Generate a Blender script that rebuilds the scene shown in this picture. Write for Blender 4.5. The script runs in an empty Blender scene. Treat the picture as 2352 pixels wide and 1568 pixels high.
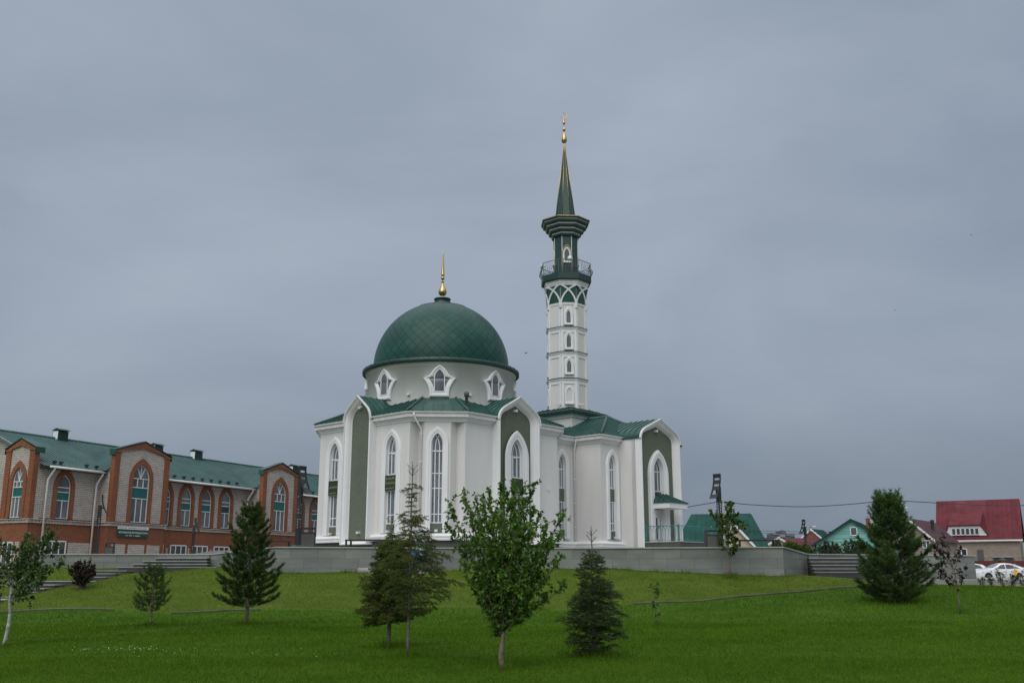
import bpy, math, random
import numpy as np
from mathutils import Vector
from mathutils.geometry import tessellate_polygon

random.seed(7)
RNG = np.random.default_rng(11)
S = bpy.context.scene
C = S.collection
R = math.radians
PI = math.pi

# ------------------------------------------------------------------ camera
PITCH = R(13.19)
EYE = 1.6
FPX = 2287.0                      # focal length in pixels of a 2352 wide picture (35 mm on 36 mm)
cam_d = bpy.data.cameras.new('camera')
cam_d.sensor_width = 36.0
cam_d.lens = 35.0
cam_d.clip_end = 6000
cam_d.clip_start = 0.1
cam = bpy.data.objects.new('camera', cam_d)
cam.location = (0, 0, EYE)
cam.rotation_euler = (R(90) + PITCH, 0, 0)
C.objects.link(cam)
S.camera = cam

# ------------------------------------------------------------------ sky, sun, exposure
SUN_EL, SUN_AZ = 45.0, 200.0      # azimuth measured clockwise from +Y
S.view_settings.view_transform = 'Standard'
S.view_settings.look = 'None'
S.view_settings.gamma = 1.0
S.view_settings.use_curve_mapping = False
S.view_settings.exposure = 0.0
W = bpy.data.worlds.new('World')
S.world = W
W.use_nodes = True
wt = W.node_tree
wt.nodes.clear()
def wn(t, **k):
    n = wt.nodes.new(t)
    for a, b in k.items():
        setattr(n, a, b)
    return n
def wl(a, b):
    wt.links.new(a, b)
w_out = wn('ShaderNodeOutputWorld')
sky = wn('ShaderNodeTexSky')
sky.sky_type = 'NISHITA'
sky.sun_disc = False
sky.sun_elevation = R(SUN_EL)
sky.sun_rotation = R(SUN_AZ)
sky.dust_density = 2.0
bg_sky = wn('ShaderNodeBackground')
bg_sky.inputs['Strength'].default_value = 0.06
wl(sky.outputs[0], bg_sky.inputs['Color'])
tc = wn('ShaderNodeTexCoord')
sep = wn('ShaderNodeSeparateXYZ')
wl(tc.outputs['Generated'], sep.inputs[0])
mp = wn('ShaderNodeMapping')
mp.inputs['Scale'].default_value = (1.0, 1.0, 2.3)
mp.inputs['Rotation'].default_value = (0.0, 0.22, 0.0)
wl(tc.outputs['Generated'], mp.inputs['Vector'])
nz = wn('ShaderNodeTexNoise')
nz.inputs['Scale'].default_value = 2.1
nz.inputs['Detail'].default_value = 6.0
nz.inputs['Roughness'].default_value = 0.52
nz.inputs['Distortion'].default_value = 0.35
wl(mp.outputs[0], nz.inputs['Vector'])
cr = wn('ShaderNodeValToRGB')
cr.color_ramp.elements[0].position = 0.28
cr.color_ramp.elements[0].color = (0.80, 0.825, 0.86, 1)
cr.color_ramp.elements[1].position = 0.72
cr.color_ramp.elements[1].color = (1.19, 1.175, 1.15, 1)
wl(nz.outputs['Fac'], cr.inputs[0])
# overcast sky: dim towards the horizon, brighter overhead
gr = wn('ShaderNodeValToRGB')
e = gr.color_ramp.elements
e[0].position = 0.0
e[0].color = (0.205, 0.252, 0.315, 1)
e[1].position = 1.0
e[1].color = (1.55, 1.56, 1.58, 1)
for pos, col in ((0.10, (0.245, 0.292, 0.358, 1)), (0.24, (0.338, 0.394, 0.474, 1)), (0.36, (0.345, 0.402, 0.484, 1)), (0.58, (0.35, 0.41, 0.49, 1)), (0.76, (1.05, 1.08, 1.12, 1))):
    q = e.new(pos)
    q.color = col
wl(sep.outputs['Z'], gr.inputs[0])
mu = wn('ShaderNodeMixRGB', blend_type='MULTIPLY')
mu.inputs[0].default_value = 1.0
wl(gr.outputs[0], mu.inputs[1])
wl(cr.outputs[0], mu.inputs[2])
bg_cl = wn('ShaderNodeBackground')
bg_cl.inputs['Strength'].default_value = 1.0
wl(mu.outputs[0], bg_cl.inputs['Color'])
mixw = wn('ShaderNodeMixShader')
mixw.inputs[0].default_value = 0.93
wl(bg_sky.outputs[0], mixw.inputs[1])
wl(bg_cl.outputs[0], mixw.inputs[2])
wl(mixw.outputs[0], w_out.inputs[0])

sun_d = bpy.data.lights.new('sun', 'SUN')
sun_d.energy = 1.65
sun_d.angle = R(60)
sun_d.color = (1.0, 0.97, 0.92)
sun = bpy.data.objects.new('sun', sun_d)
sd = Vector((math.sin(R(SUN_AZ)) * math.cos(R(SUN_EL)), math.cos(R(SUN_AZ)) * math.cos(R(SUN_EL)), math.sin(R(SUN_EL))))
sun.rotation_euler = (-sd).to_track_quat('-Z', 'Y').to_euler()
sun.location = (0, 0, 60)
C.objects.link(sun)

# ------------------------------------------------------------------ helpers
def at(px, py, Y):
    """point of the world at distance Y seen at (px, py) of the 2352 wide photograph"""
    dx = (px - 1176) / FPX
    dy = (784 - py) / FPX
    k = math.cos(PITCH) - dy * math.sin(PITCH)
    return Vector((Y * dx / k, Y, EYE + Y * (math.sin(PITCH) + dy * math.cos(PITCH)) / k))

def zat(py, Y):
    return at(1176, py, Y).z

def tag(o, label=None, cat=None, group=None, kind=None):
    if label: o['label'] = label
    if cat: o['category'] = cat
    if group: o['group'] = group
    if kind: o['kind'] = kind
    return o

def empty(name, loc, rz=0.0, label=None, cat=None, group=None):
    o = bpy.data.objects.new(name, None)
    o.empty_display_size = 0.3
    o.location = loc
    o.rotation_euler = (0, 0, rz)
    C.objects.link(o)
    return tag(o, label, cat, group)

def dup(root, loc, rz=None, label=None, group=None, scale=None):
    r = root.copy()
    C.objects.link(r)
    r.location = loc
    if rz is not None: r.rotation_euler = (0, 0, rz)
    if scale: r.scale = scale
    if label: r['label'] = label
    if group: r['group'] = group
    for ch in list(root.children):
        c = ch.copy()
        C.objects.link(c)
        c.parent = r
        for g in list(ch.children):
            d = g.copy()
            C.objects.link(d)
            d.parent = c
    return r

def vec(p):
    return Vector(p)

class Fr:
    """flat frame: (a, b, c) = along, up, outwards"""
    def __init__(s, o, u, n=None, v=(0, 0, 1)):
        s.o, s.u, s.v = Vector(o), Vector(u).normalized(), Vector(v)
        s.n = Vector(n) if n is not None else s.u.cross(s.v)
    def __call__(s, a, b, c=0.0):
        return s.o + s.u * a + s.v * b + s.n * c

class Cyl:
    """frame wrapped round a vertical cylinder"""
    def __init__(s, cx, cy, r, phi):
        s.cx, s.cy, s.r, s.phi = cx, cy, r, phi
    def __call__(s, a, b, c=0.0):
        t = s.phi + a / s.r
        return Vector((s.cx + (s.r + c) * math.cos(t), s.cy + (s.r + c) * math.sin(t), b))

class MB:
    def __init__(s, dz=0.0):
        s.v, s.f, s.sm, s.dz, s.uv = [], [], [], dz, {}
    def add(s, pts, faces, smooth=False):
        n = len(s.v)
        s.v.extend([Vector(p) for p in pts])
        for f in faces:
            s.f.append([i + n for i in f])
            s.sm.append(smooth)
        return n
    def poly(s, pts):
        s.add(pts, [list(range(len(pts)))])
    def box(s, x0, x1, y0, y1, z0, z1):
        p = [(x0, y0, z0), (x1, y0, z0), (x1, y1, z0), (x0, y1, z0), (x0, y0, z1), (x1, y0, z1), (x1, y1, z1), (x0, y1, z1)]
        s.add(p, [[3, 2, 1, 0], [4, 5, 6, 7], [0, 1, 5, 4], [1, 2, 6, 5], [2, 3, 7, 6], [3, 0, 4, 7]])
    def fbox(s, F, a0, a1, b0, b1, c0, c1):
        p = [F(a, b, c) for c in (c0, c1) for (a, b) in ((a0, b0), (a1, b0), (a1, b1), (a0, b1))]
        s.add(p, [[3, 2, 1, 0], [4, 5, 6, 7], [0, 1, 5, 4], [1, 2, 6, 5], [2, 3, 7, 6], [3, 0, 4, 7]])
    def prism(s, F, pts, c0, c1):
        n = len(pts)
        p = [F(a, b, c0) for a, b in pts] + [F(a, b, c1) for a, b in pts]
        fs = [list(range(n))[::-1], list(range(n, 2 * n))]
        fs += [[i, (i + 1) % n, n + (i + 1) % n, n + i] for i in range(n)]
        s.add(p, fs)
    def flat(s, F, outer, c=0.0, holes=()):
        loops = [outer] + list(holes)
        tri = tessellate_polygon([[Vector((a, b, 0)) for a, b in l] for l in loops])
        allp = [q for l in loops for q in l]
        fs = []
        for t in tri:
            (x0, y0), (x1, y1), (x2, y2) = (allp[i] for i in t)
            ar = (x1 - x0) * (y2 - y0) - (x2 - x0) * (y1 - y0)
            if abs(ar) > 1e-9:
                fs.append(list(t) if ar > 0 else list(t)[::-1])
        s.add([F(a, b, c) for a, b in allp], fs)
    def rings(s, F, rs, closed=True, smooth=False):
        """skin between outlines with the same number of points; rs = [(outline, c), ...]"""
        n = len(rs[0][0])
        pts = [F(a, b, c) for o, c in rs for a, b in o]
        fs = []
        for k in range(len(rs) - 1):
            for i in range(n if closed else n - 1):
                j = (i + 1) % n
                fs.append([k * n + i, k * n + j, (k + 1) * n + j, (k + 1) * n + i])
        s.add(pts, fs, smooth)
    def bar(s, F, pts, w, c0, c1):
        """flat strip of width w along a 2D polyline"""
        for (a0, b0), (a1, b1) in zip(pts[:-1], pts[1:]):
            d = math.hypot(a1 - a0, b1 - b0)
            if d < 1e-6: continue
            nx, ny = -(b1 - b0) / d * w / 2, (a1 - a0) / d * w / 2
            s.prism(F, [(a0 - nx, b0 - ny), (a1 - nx, b1 - ny), (a1 + nx, b1 + ny), (a0 + nx, b0 + ny)], c0, c1)
    def tube(s, pts, r, n=6, r1=None, caps=True):
        pts = [Vector(p) for p in pts]
        m = len(pts)
        rr = r if isinstance(r, (list, tuple)) else [r + ((r1 if r1 is not None else r) - r) * i / max(1, m - 1) for i in range(m)]
        V, prev = [], None
        for i, p in enumerate(pts):
            d = (pts[min(i + 1, m - 1)] - pts[max(i - 1, 0)])
            d = d.normalized() if d.length > 1e-9 else Vector((0, 0, 1))
            if prev is None:
                a = d.cross(Vector((0, 0, 1)))
                if a.length < 1e-3: a = d.cross(Vector((1, 0, 0)))
            else:
                a = prev - d * prev.dot(d)
            a.normalize()
            prev = a
            b = d.cross(a)
            for k in range(n):
                t = 2 * PI * k / n
                V.append(p + (a * math.cos(t) + b * math.sin(t)) * rr[i])
        fs = [[i * n + k, i * n + (k + 1) % n, (i + 1) * n + (k + 1) % n, (i + 1) * n + k] for i in range(m - 1) for k in range(n)]
        if caps:
            fs += [list(range(n))[::-1], list(range((m - 1) * n, m * n))]
        s.add(V, fs, n > 4)
    def lathe(s, cx, cy, prof, n=32, ph=0.0, smooth=True, arc=None):
        V = []
        for r, z in prof:
            for k in range(n):
                t = ph + 2 * PI * k / n
                V.append((cx + r * math.cos(t), cy + r * math.sin(t), z))
        fs = [[i * n + k, i * n + (k + 1) % n, (i + 1) * n + (k + 1) % n, (i + 1) * n + k] for i in range(len(prof) - 1) for k in range(n)]
        s.add(V, fs, smooth)
    def sweep(s, poly, prof):
        """profile [(offset, z)] carried round a closed polygon"""
        rings = [[(x, y, z) for x, y in offset(poly, o)] for o, z in prof]
        n = len(poly)
        fs = [[k * n + i, k * n + (i + 1) % n, (k + 1) * n + (i + 1) % n, (k + 1) * n + i] for k in range(len(prof) - 1) for i in range(n)]
        s.add([p for r_ in rings for p in r_], fs)
    def seams(s, pts, step=0.5, h=0.05, w=0.035, phase=0.5):
        """standing seams running down a convex roof face"""
        P = [Vector(p) for p in pts]
        n = (P[1] - P[0]).cross(P[2] - P[0]).normalized()
        if n.z < 0: n = -n
        t = Vector((0, 0, 1)).cross(n).normalized()
        d = n.cross(t)
        uv = [((p - P[0]).dot(t), (p - P[0]).dot(d)) for p in P]
        u0, u1 = min(u for u, v in uv), max(u for u, v in uv)
        k = math.ceil(u0 / step)
        while k * step + phase * step < u1:
            u = k * step + phase * step
            k += 1
            vs = []
            for i in range(len(uv)):
                (a, b), (a2, b2) = uv[i], uv[(i + 1) % len(uv)]
                if (a - u) * (a2 - u) < 0:
                    vs.append(b + (b2 - b) * (u - a) / (a2 - a))
            if len(vs) >= 2 and max(vs) - min(vs) > 0.1:
                v0, v1 = min(vs) + 0.02, max(vs) - 0.02
                q = [P[0] + t * (u + a) + d * v + n * c for c in (0.0, h) for (a, v) in ((-w / 2, v0), (w / 2, v0), (w / 2, v1), (-w / 2, v1))]
                s.add(q, [[4, 5, 6, 7], [0, 1, 5, 4], [1, 2, 6, 5], [2, 3, 7, 6], [3, 0, 4, 7]])
    def build(s, name, m, parent=None, uv=True):
        me = bpy.data.meshes.new(name)
        me.from_pydata([(v.x, v.y, v.z + s.dz) for v in s.v], [], s.f)
        if uv and len(s.f) < 60000:
            ul = me.uv_layers.new(name='UVMap')
            data = np.zeros(len(me.loops) * 2, dtype=np.float32)
            Z = Vector((0, 0, 1))
            for p in me.polygons:
                nn = p.normal
                if abs(nn.z) > 0.97:
                    t, d = Vector((1, 0, 0)), Vector((0, 1, 0))
                else:
                    t = Z.cross(nn).normalized()
                    d = nn.cross(t)
                for li in p.loop_indices:
                    co = me.vertices[me.loops[li].vertex_index].co
                    data[2 * li] = co.dot(t)
                    data[2 * li + 1] = co.dot(d)
            ul.data.foreach_set('uv', data)
        me.polygons.foreach_set('use_smooth', s.sm)
        me.materials.append(m)
        me.update()
        o = bpy.data.objects.new(name, me)
        C.objects.link(o)
        if parent is not None: o.parent = parent
        return o

def build_each(mb, name, m, parent):
    """every connected piece of a builder as an object of its own"""
    par = list(range(len(mb.v)))
    def find(i):
        while par[i] != i:
            par[i] = par[par[i]]
            i = par[i]
        return i
    for f in mb.f:
        for i in f[1:]: par[find(i)] = find(f[0])
    groups = {}
    for f in mb.f: groups.setdefault(find(f[0]), []).append(f)
    for fs in groups.values():
        ids = sorted({i for f in fs for i in f})
        ix = {i: k for k, i in enumerate(ids)}
        q = MB(mb.dz)
        q.add([mb.v[i] for i in ids], [[ix[i] for i in f] for f in fs])
        q.build(name, m, parent)

def offset(poly, o):
    n = len(poly)
    out = []
    for i in range(n):
        (x0, y0), (x1, y1), (x2, y2) = poly[i - 1], poly[i], poly[(i + 1) % n]
        d1 = Vector((x1 - x0, y1 - y0)).normalized()
        d2 = Vector((x2 - x1, y2 - y1)).normalized()
        n1, n2 = Vector((d1.y, -d1.x)), Vector((d2.y, -d2.x))
        b = n1 + n2
        k = o / max(0.2, (1 + n1.dot(n2)))
        out.append((x1 + b.x * k, y1 + b.y * k))
    return out

def np_obj(name, V, F, m, parent=None, attr=None):
    """object from numpy vertices (n,3) and faces (m,k)"""
    V = np.asarray(V, dtype=np.float32)
    F = np.asarray(F, dtype=np.int32)
    me = bpy.data.meshes.new(name)
    k = F.shape[1]
    me.vertices.add(len(V))
    me.vertices.foreach_set('co', V.ravel())
    me.loops.add(F.size)
    me.loops.foreach_set('vertex_index', F.ravel())
    me.polygons.add(len(F))
    me.polygons.foreach_set('loop_start', np.arange(0, F.size, k, dtype=np.int32))
    me.polygons.foreach_set('loop_total', np.full(len(F), k, dtype=np.int32))
    if attr:
        for an, av in attr.items():
            a = me.attributes.new(an, 'FLOAT', 'POINT')
            a.data.foreach_set('value', np.asarray(av, dtype=np.float32))
    me.materials.append(m)
    me.update(calc_edges=True)
    me.validate()
    o = bpy.data.objects.new(name, me)
    C.objects.link(o)
    if parent is not None: o.parent = parent
    return o

def text_obj(name, body, size, F, m, parent=None, dep=0.004, width=None, align='CENTER'):
    """lettering as a thin mesh in frame F (baseline centre at F(0,0,0))"""
    cu = bpy.data.curves.new('txt', 'FONT')
    cu.body = body
    cu.size = size
    cu.align_x = align
    cu.extrude = dep
    cu.resolution_u = 3
    tmp = bpy.data.objects.new('txt', cu)
    C.objects.link(tmp)
    dg = bpy.context.evaluated_depsgraph_get()
    me = bpy.data.meshes.new_from_object(tmp.evaluated_get(dg))
    C.objects.unlink(tmp)
    bpy.data.objects.remove(tmp)
    me.name = name
    xs = [v.co.x for v in me.vertices] or [0, 1]
    k = 1.0
    if width: k = width / max(1e-6, max(xs) - min(xs))
    for v in me.vertices:
        v.co = F(v.co.x * k, v.co.y, v.co.z)
    me.materials.clear()
    me.materials.append(m)
    o = bpy.data.objects.new(name, me)
    C.objects.link(o)
    if parent is not None: o.parent = parent
    return o

# ------------------------------------------------------------------ materials
def nt(name):
    m = bpy.data.materials.new(name)
    m.use_nodes = True
    t = m.node_tree
    b = t.nodes['Principled BSDF']
    return m, t, b

def mix(t, a, b, fac, typ='MIX'):
    n = t.nodes.new('ShaderNodeMixRGB')
    n.blend_type = typ
    for i, x in ((1, a), (2, b), (0, fac)):
        if isinstance(x, (int, float)): n.inputs[i].default_value = x if i == 0 else (x, x, x, 1)
        elif isinstance(x, tuple): n.inputs[i].default_value = (x[0], x[1], x[2], 1)
        else: t.links.new(x, n.inputs[i])
    return n.outputs[0]

def noise(t, scale, detail=3, coord='Object', rough=0.5, stretch=None, dist=0.0):
    tcn = t.nodes.new('ShaderNodeTexCoord')
    n = t.nodes.new('ShaderNodeTexNoise')
    n.inputs['Scale'].default_value = scale
    n.inputs['Detail'].default_value = detail
    n.inputs['Roughness'].default_value = rough
    n.inputs['Distortion'].default_value = dist
    src = tcn.outputs[coord]
    if stretch:
        mpn = t.nodes.new('ShaderNodeMapping')
        mpn.inputs['Scale'].default_value = stretch
        t.links.new(src, mpn.inputs[0])
        src = mpn.outputs[0]
    t.links.new(src, n.inputs['Vector'])
    return n.outputs['Fac']

def ramp(t, src, p0, p1, c0=(0, 0, 0), c1=(1, 1, 1)):
    n = t.nodes.new('ShaderNodeValToRGB')
    n.color_ramp.elements[0].position = p0
    n.color_ramp.elements[1].position = p1
    n.color_ramp.elements[0].color = (*c0, 1)
    n.color_ramp.elements[1].color = (*c1, 1)
    t.links.new(src, n.inputs[0])
    return n.outputs[0]

def bump(t, b, h, strength=0.3, dist=0.02):
    n = t.nodes.new('ShaderNodeBump')
    n.inputs['Strength'].default_value = strength
    n.inputs['Distance'].default_value = dist
    t.links.new(h, n.inputs['Height'])
    t.links.new(n.outputs[0], b.inputs['Normal'])

def mat(name, col, rough=0.7, metal=0.0, var=0.12, scale=2.0, fine=0.0, fscale=40.0, bmp=0.0, spec=0.5, stretch=None):
    m, t, b = nt(name)
    c2 = tuple(x * (1 - var) for x in col)
    c1 = tuple(min(1, x * (1 + var * 0.6)) for x in col)
    src = mix(t, c2, c1, ramp(t, noise(t, scale, 5, stretch=stretch), 0.3, 0.7))
    if fine:
        src = mix(t, src, mix(t, 1 - fine, 1.0, noise(t, fscale, 2)), 1.0, 'MULTIPLY')
    t.links.new(src, b.inputs['Base Color'])
    b.inputs['Roughness'].default_value = rough
    b.inputs['Metallic'].default_value = metal
    b.inputs['Specular IOR Level'].default_value = spec
    if bmp: bump(t, b, noise(t, fscale, 3), bmp)
    return m

def uvnode(t):
    n = t.nodes.new('ShaderNodeUVMap')
    n.uv_map = 'UVMap'
    return n.outputs[0]

def brick_mat(name, c1, c2, mortar, bw=0.26, bh=0.077, ms=0.012, rough=0.85, dirt=0.25, rot=0.0, dscale=0.5, bs=0.4, offs=0.5, dirtcol=None, stretch=None):
    m, t, b = nt(name)
    br = t.nodes.new('ShaderNodeTexBrick')
    br.inputs['Color1'].default_value = (*c1, 1)
    br.inputs['Color2'].default_value = (*c2, 1)
    br.inputs['Mortar'].default_value = (*mortar, 1)
    br.inputs['Scale'].default_value = 1.0
    br.inputs['Mortar Size'].default_value = ms
    br.inputs['Mortar Smooth'].default_value = 0.3
    br.inputs['Brick Width'].default_value = bw
    br.inputs['Row Height'].default_value = bh
    br.inputs['Bias'].default_value = 0.0
    br.offset = offs
    src = uvnode(t)
    if rot:
        mpn = t.nodes.new('ShaderNodeMapping')
        mpn.inputs['Rotation'].default_value = (0, 0, rot)
        t.links.new(src, mpn.inputs[0])
        src = mpn.outputs[0]
    t.links.new(src, br.inputs['Vector'])
    d = ramp(t, noise(t, dscale, 6, rough=0.6, stretch=stretch), 0.3, 0.7)
    dk = mix(t, dirtcol if dirtcol else 1 - dirt, 1.0, d)
    t.links.new(mix(t, br.outputs['Color'], dk, 1.0, 'MULTIPLY'), b.inputs['Base Color'])
    b.inputs['Roughness'].default_value = rough
    inv = t.nodes.new('ShaderNodeMath')
    inv.operation = 'SUBTRACT'
    inv.inputs[0].default_value = 1.0
    t.links.new(br.outputs['Fac'], inv.inputs[1])
    bump(t, b, inv.outputs[0], bs, 0.01)
    return m

def metal_roof(name, col, rough=0.4, spec=0.5):
    m, t, b = nt(name)
    c2 = tuple(x * 0.75 for x in col)
    c1 = tuple(x * 1.2 for x in col)
    src = mix(t, c2, c1, ramp(t, noise(t, 0.7, 5, stretch=(1, 1, 0.6)), 0.3, 0.7))
    t.links.new(src, b.inputs['Base Color'])
    b.inputs['Roughness'].default_value = rough
    b.inputs['Specular IOR Level'].default_value = spec
    rr = ramp(t, noise(t, 1.5, 4), 0.3, 0.8, (rough * 0.8,) * 3, (rough * 1.35,) * 3)
    t.links.new(rr, b.inputs['Roughness'])
    bump(t, b, noise(t, 2.2, 2), 0.12, 0.03)
    return m

def leaf_mat(name, dark, light, scale=2.0, trans=0.25, rough=0.55, spot=None):
    m, t, b = nt(name)
    geo = t.nodes.new('ShaderNodeNewGeometry')
    src = mix(t, dark, light, ramp(t, noise(t, scale, 3), 0.32, 0.68))
    rnd = ramp(t, noise(t, 23.0, 1), 0.3, 0.7, (0.62, 0.62, 0.62), (1.3, 1.25, 1.15))
    src = mix(t, src, rnd, 1.0, 'MULTIPLY')
    t.links.new(src, b.inputs['Base Color'])
    b.inputs['Roughness'].default_value = rough
    b.inputs['Specular IOR Level'].default_value = 0.3
    if trans:
        tr = t.nodes.new('ShaderNodeBsdfTranslucent')
        t.links.new(mix(t, src, (1.3, 1.4, 0.7), 1.0, 'MULTIPLY'), tr.inputs[0])
        mx = t.nodes.new('ShaderNodeMixShader')
        mx.inputs[0].default_value = trans
        t.links.new(b.outputs[0], mx.inputs[1])
        t.links.new(tr.outputs[0], mx.inputs[2])
        t.links.new(mx.outputs[0], t.nodes['Material Output'].inputs[0])
    return m

M = {}
M['plaster'] = mat('plaster', (0.695, 0.685, 0.67), 0.85, var=0.085, scale=0.9, fine=0.06, fscale=60, bmp=0.08, stretch=(1, 1, 0.14))
M['white'] = mat('white_trim', (0.76, 0.765, 0.77), 0.6, var=0.05, scale=0.8)
M['gutter'] = mat('white_gutter', (0.72, 0.72, 0.71), 0.5, var=0.12, scale=3.0)
M['pvc'] = mat('white_window_profile', (0.74, 0.75, 0.76), 0.35, var=0.02)
M['mosqueroof'] = metal_roof('green_sheet_roof', (0.015, 0.070, 0.058), 0.4)
M['greenedge'] = metal_roof('dark_green_edge', (0.012, 0.045, 0.038), 0.42)
M['oldroof'] = metal_roof('green_profiled_roof', (0.040, 0.100, 0.098), 0.55)
M['gold'] = mat('gold', (0.52, 0.375, 0.17), 0.34, 1.0, var=0.06)
M['granite'] = mat('dark_granite', (0.10, 0.098, 0.09), 0.6, var=0.2, scale=1.5, fine=0.3, fscale=120)
M['darkmetal'] = mat('dark_metal', (0.020, 0.022, 0.025), 0.5, var=0.15)
M['railmetal'] = mat('grey_rail_metal', (0.10, 0.11, 0.12), 0.45, var=0.15)
M['teal_rail'] = mat('teal_painted_rail', (0.04, 0.22, 0.185), 0.5, var=0.12)
M['bark'] = mat('bark', (0.17, 0.135, 0.10), 0.9, var=0.4, scale=14, bmp=0.5, fscale=30)
M['greybark'] = mat('grey_bark', (0.15, 0.135, 0.12), 0.9, var=0.45, scale=12, bmp=0.5, fscale=30, stretch=(1, 1, 2))
M['concrete'] = mat('concrete', (0.30, 0.295, 0.275), 0.9, var=0.15, scale=1.2, fine=0.1, bmp=0.1)
M['coping'] = mat('stone_coping', (0.36, 0.37, 0.35), 0.8, var=0.15, scale=1.5)
M['paving'] = brick_mat('paving', (0.25, 0.245, 0.235), (0.29, 0.285, 0.27), (0.16, 0.16, 0.15), 0.6, 0.6, 0.01)
M['step'] = mat('dark_riser', (0.045, 0.045, 0.044), 0.7, var=0.3, scale=2.5, stretch=(1, 1, 0.3))
M['nosing'] = mat('pale_nosing', (0.34, 0.345, 0.33), 0.8, var=0.2, scale=3)
M['bricklight'] = brick_mat('silicate_brick', (0.63, 0.565, 0.52), (0.50, 0.445, 0.405), (0.17, 0.155, 0.14), 0.32, 0.12, 0.014, dirt=0.25, dscale=0.45)
M['brickred'] = brick_mat('red_brick', (0.30, 0.098, 0.040), (0.225, 0.072, 0.032), (0.17, 0.10, 0.07), 0.26, 0.08, 0.008, dirt=0.22, dscale=0.6)
M['brickbeige'] = brick_mat('beige_brick', (0.36, 0.29, 0.235), (0.29, 0.235, 0.19), (0.2, 0.17, 0.14), 0.3, 0.12, 0.014, dirt=0.2)
M['panel'] = brick_mat('green_facing_tile', (0.125, 0.150, 0.110), (0.155, 0.182, 0.134), (0.085, 0.105, 0.075), 0.22, 0.055, 0.008, rot=R(45), dirt=0.12, dscale=0.8)
M['slab'] = brick_mat('grey_wall_slab', (0.195, 0.207, 0.195), (0.265, 0.276, 0.258), (0.13, 0.14, 0.13), 1.15, 0.42, 0.010, dirt=0.34, dscale=0.9, bs=0.15, rough=0.75, stretch=(0.6, 0.6, 2.2))
M['plaque'] = mat('dark_green_plaque', (0.024, 0.045, 0.020), 0.45, var=0.08)
M['palewrite'] = mat('pale_lettering', (0.42, 0.42, 0.30), 0.6, var=0.05)
M['signgreen'] = mat('sign_green', (0.010, 0.060, 0.050), 0.45, var=0.1)
M['signwhite'] = mat('sign_white', (0.74, 0.76, 0.77), 0.5, var=0.05)
M['tealpanel'] = mat('teal_spandrel', (0.010, 0.120, 0.120), 0.35, var=0.08)
M['tealdark'] = mat('dark_teal_spandrel', (0.012, 0.050, 0.052), 0.35, var=0.08)
def glass_mat(name, a, b_, rough=0.08, scale=1.3, pat=0.0):
    m, t, b = nt(name)
    src = mix(t, a, b_, ramp(t, noise(t, scale, 3, stretch=(1, 1, 0.35)), 0.35, 0.65))
    if pat:
        src = mix(t, src, (0.035, 0.04, 0.045), ramp(t, noise(t, 11, 1), 0.62, 0.68))
    t.links.new(src, b.inputs['Base Color'])
    b.inputs['Roughness'].default_value = rough
    b.inputs['Specular IOR Level'].default_value = 0.8
    return m
M['glass'] = glass_mat('curtained_glass', (0.11, 0.125, 0.14), (0.19, 0.22, 0.245), pat=1)
M['glassdark'] = glass_mat('dark_glass', (0.025, 0.028, 0.032), (0.07, 0.075, 0.085))
M['glassgrey'] = glass_mat('grey_glass', (0.07, 0.08, 0.09), (0.18, 0.20, 0.22), scale=0.9)
M['glassdrum'] = glass_mat('drum_glass', (0.085, 0.095, 0.11), (0.14, 0.155, 0.175), scale=1.0)

# dome shingles: diamond courses from the mesh's own UVs
def dome_mat():
    m, t, b = nt('green_dome_shingle')
    u = uvnode(t)
    sp = t.nodes.new('ShaderNodeSeparateXYZ')
    t.links.new(u, sp.inputs[0])
    def mth(op, a, c=None):
        n = t.nodes.new('ShaderNodeMath')
        n.operation = op
        for i, x in ((0, a), (1, c)):
            if x is None: continue
            if isinstance(x, (int, float)): n.inputs[i].default_value = x
            else: t.links.new(x, n.inputs[i])
        return n.outputs[0]
    def line(sign):
        q = mth('ADD' if sign > 0 else 'SUBTRACT', sp.outputs[0], sp.outputs[1])
        fr = mth('FRACT', q)
        return fr, q
    f1, q1 = line(1)
    f2, q2 = line(-1)
    d1 = mth('MINIMUM', f1, mth('SUBTRACT', 1.0, f1))
    d2 = mth('MINIMUM', f2, mth('SUBTRACT', 1.0, f2))
    d = mth('MINIMUM', d1, d2)
    ln = ramp(t, d, 0.012, 0.08, (0.40, 0.40, 0.40), (1, 1, 1))
    cell = mth('ADD', mth('MULTIPLY', mth('FLOOR', q1), 12.9898), mth('MULTIPLY', mth('FLOOR', q2), 78.233))
    wnz = t.nodes.new('ShaderNodeTexWhiteNoise')
    wnz.noise_dimensions = '1D'
    t.links.new(cell, wnz.inputs['W'])
    cv = ramp(t, wnz.outputs[0], 0.0, 1.0, (0.86, 0.86, 0.86), (1.14, 1.14, 1.14))
    base = mix(t, (0.012, 0.060, 0.048), (0.018, 0.080, 0.064), ramp(t, noise(t, 0.5, 4), 0.3, 0.7))
    src = mix(t, mix(t, base, cv, 1.0, 'MULTIPLY'), ln, 1.0, 'MULTIPLY')
    t.links.new(src, b.inputs['Base Color'])
    b.inputs['Roughness'].default_value = 0.42
    b.inputs['Specular IOR Level'].default_value = 0.22
    hh = mth('ADD', mth('MULTIPLY', f1, 0.5), mth('MULTIPLY', mth('SUBTRACT', 1.0, f2), 0.5))
    bump(t, b, hh, 0.35, 0.03)
    return m
M['dome'] = dome_mat()

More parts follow.
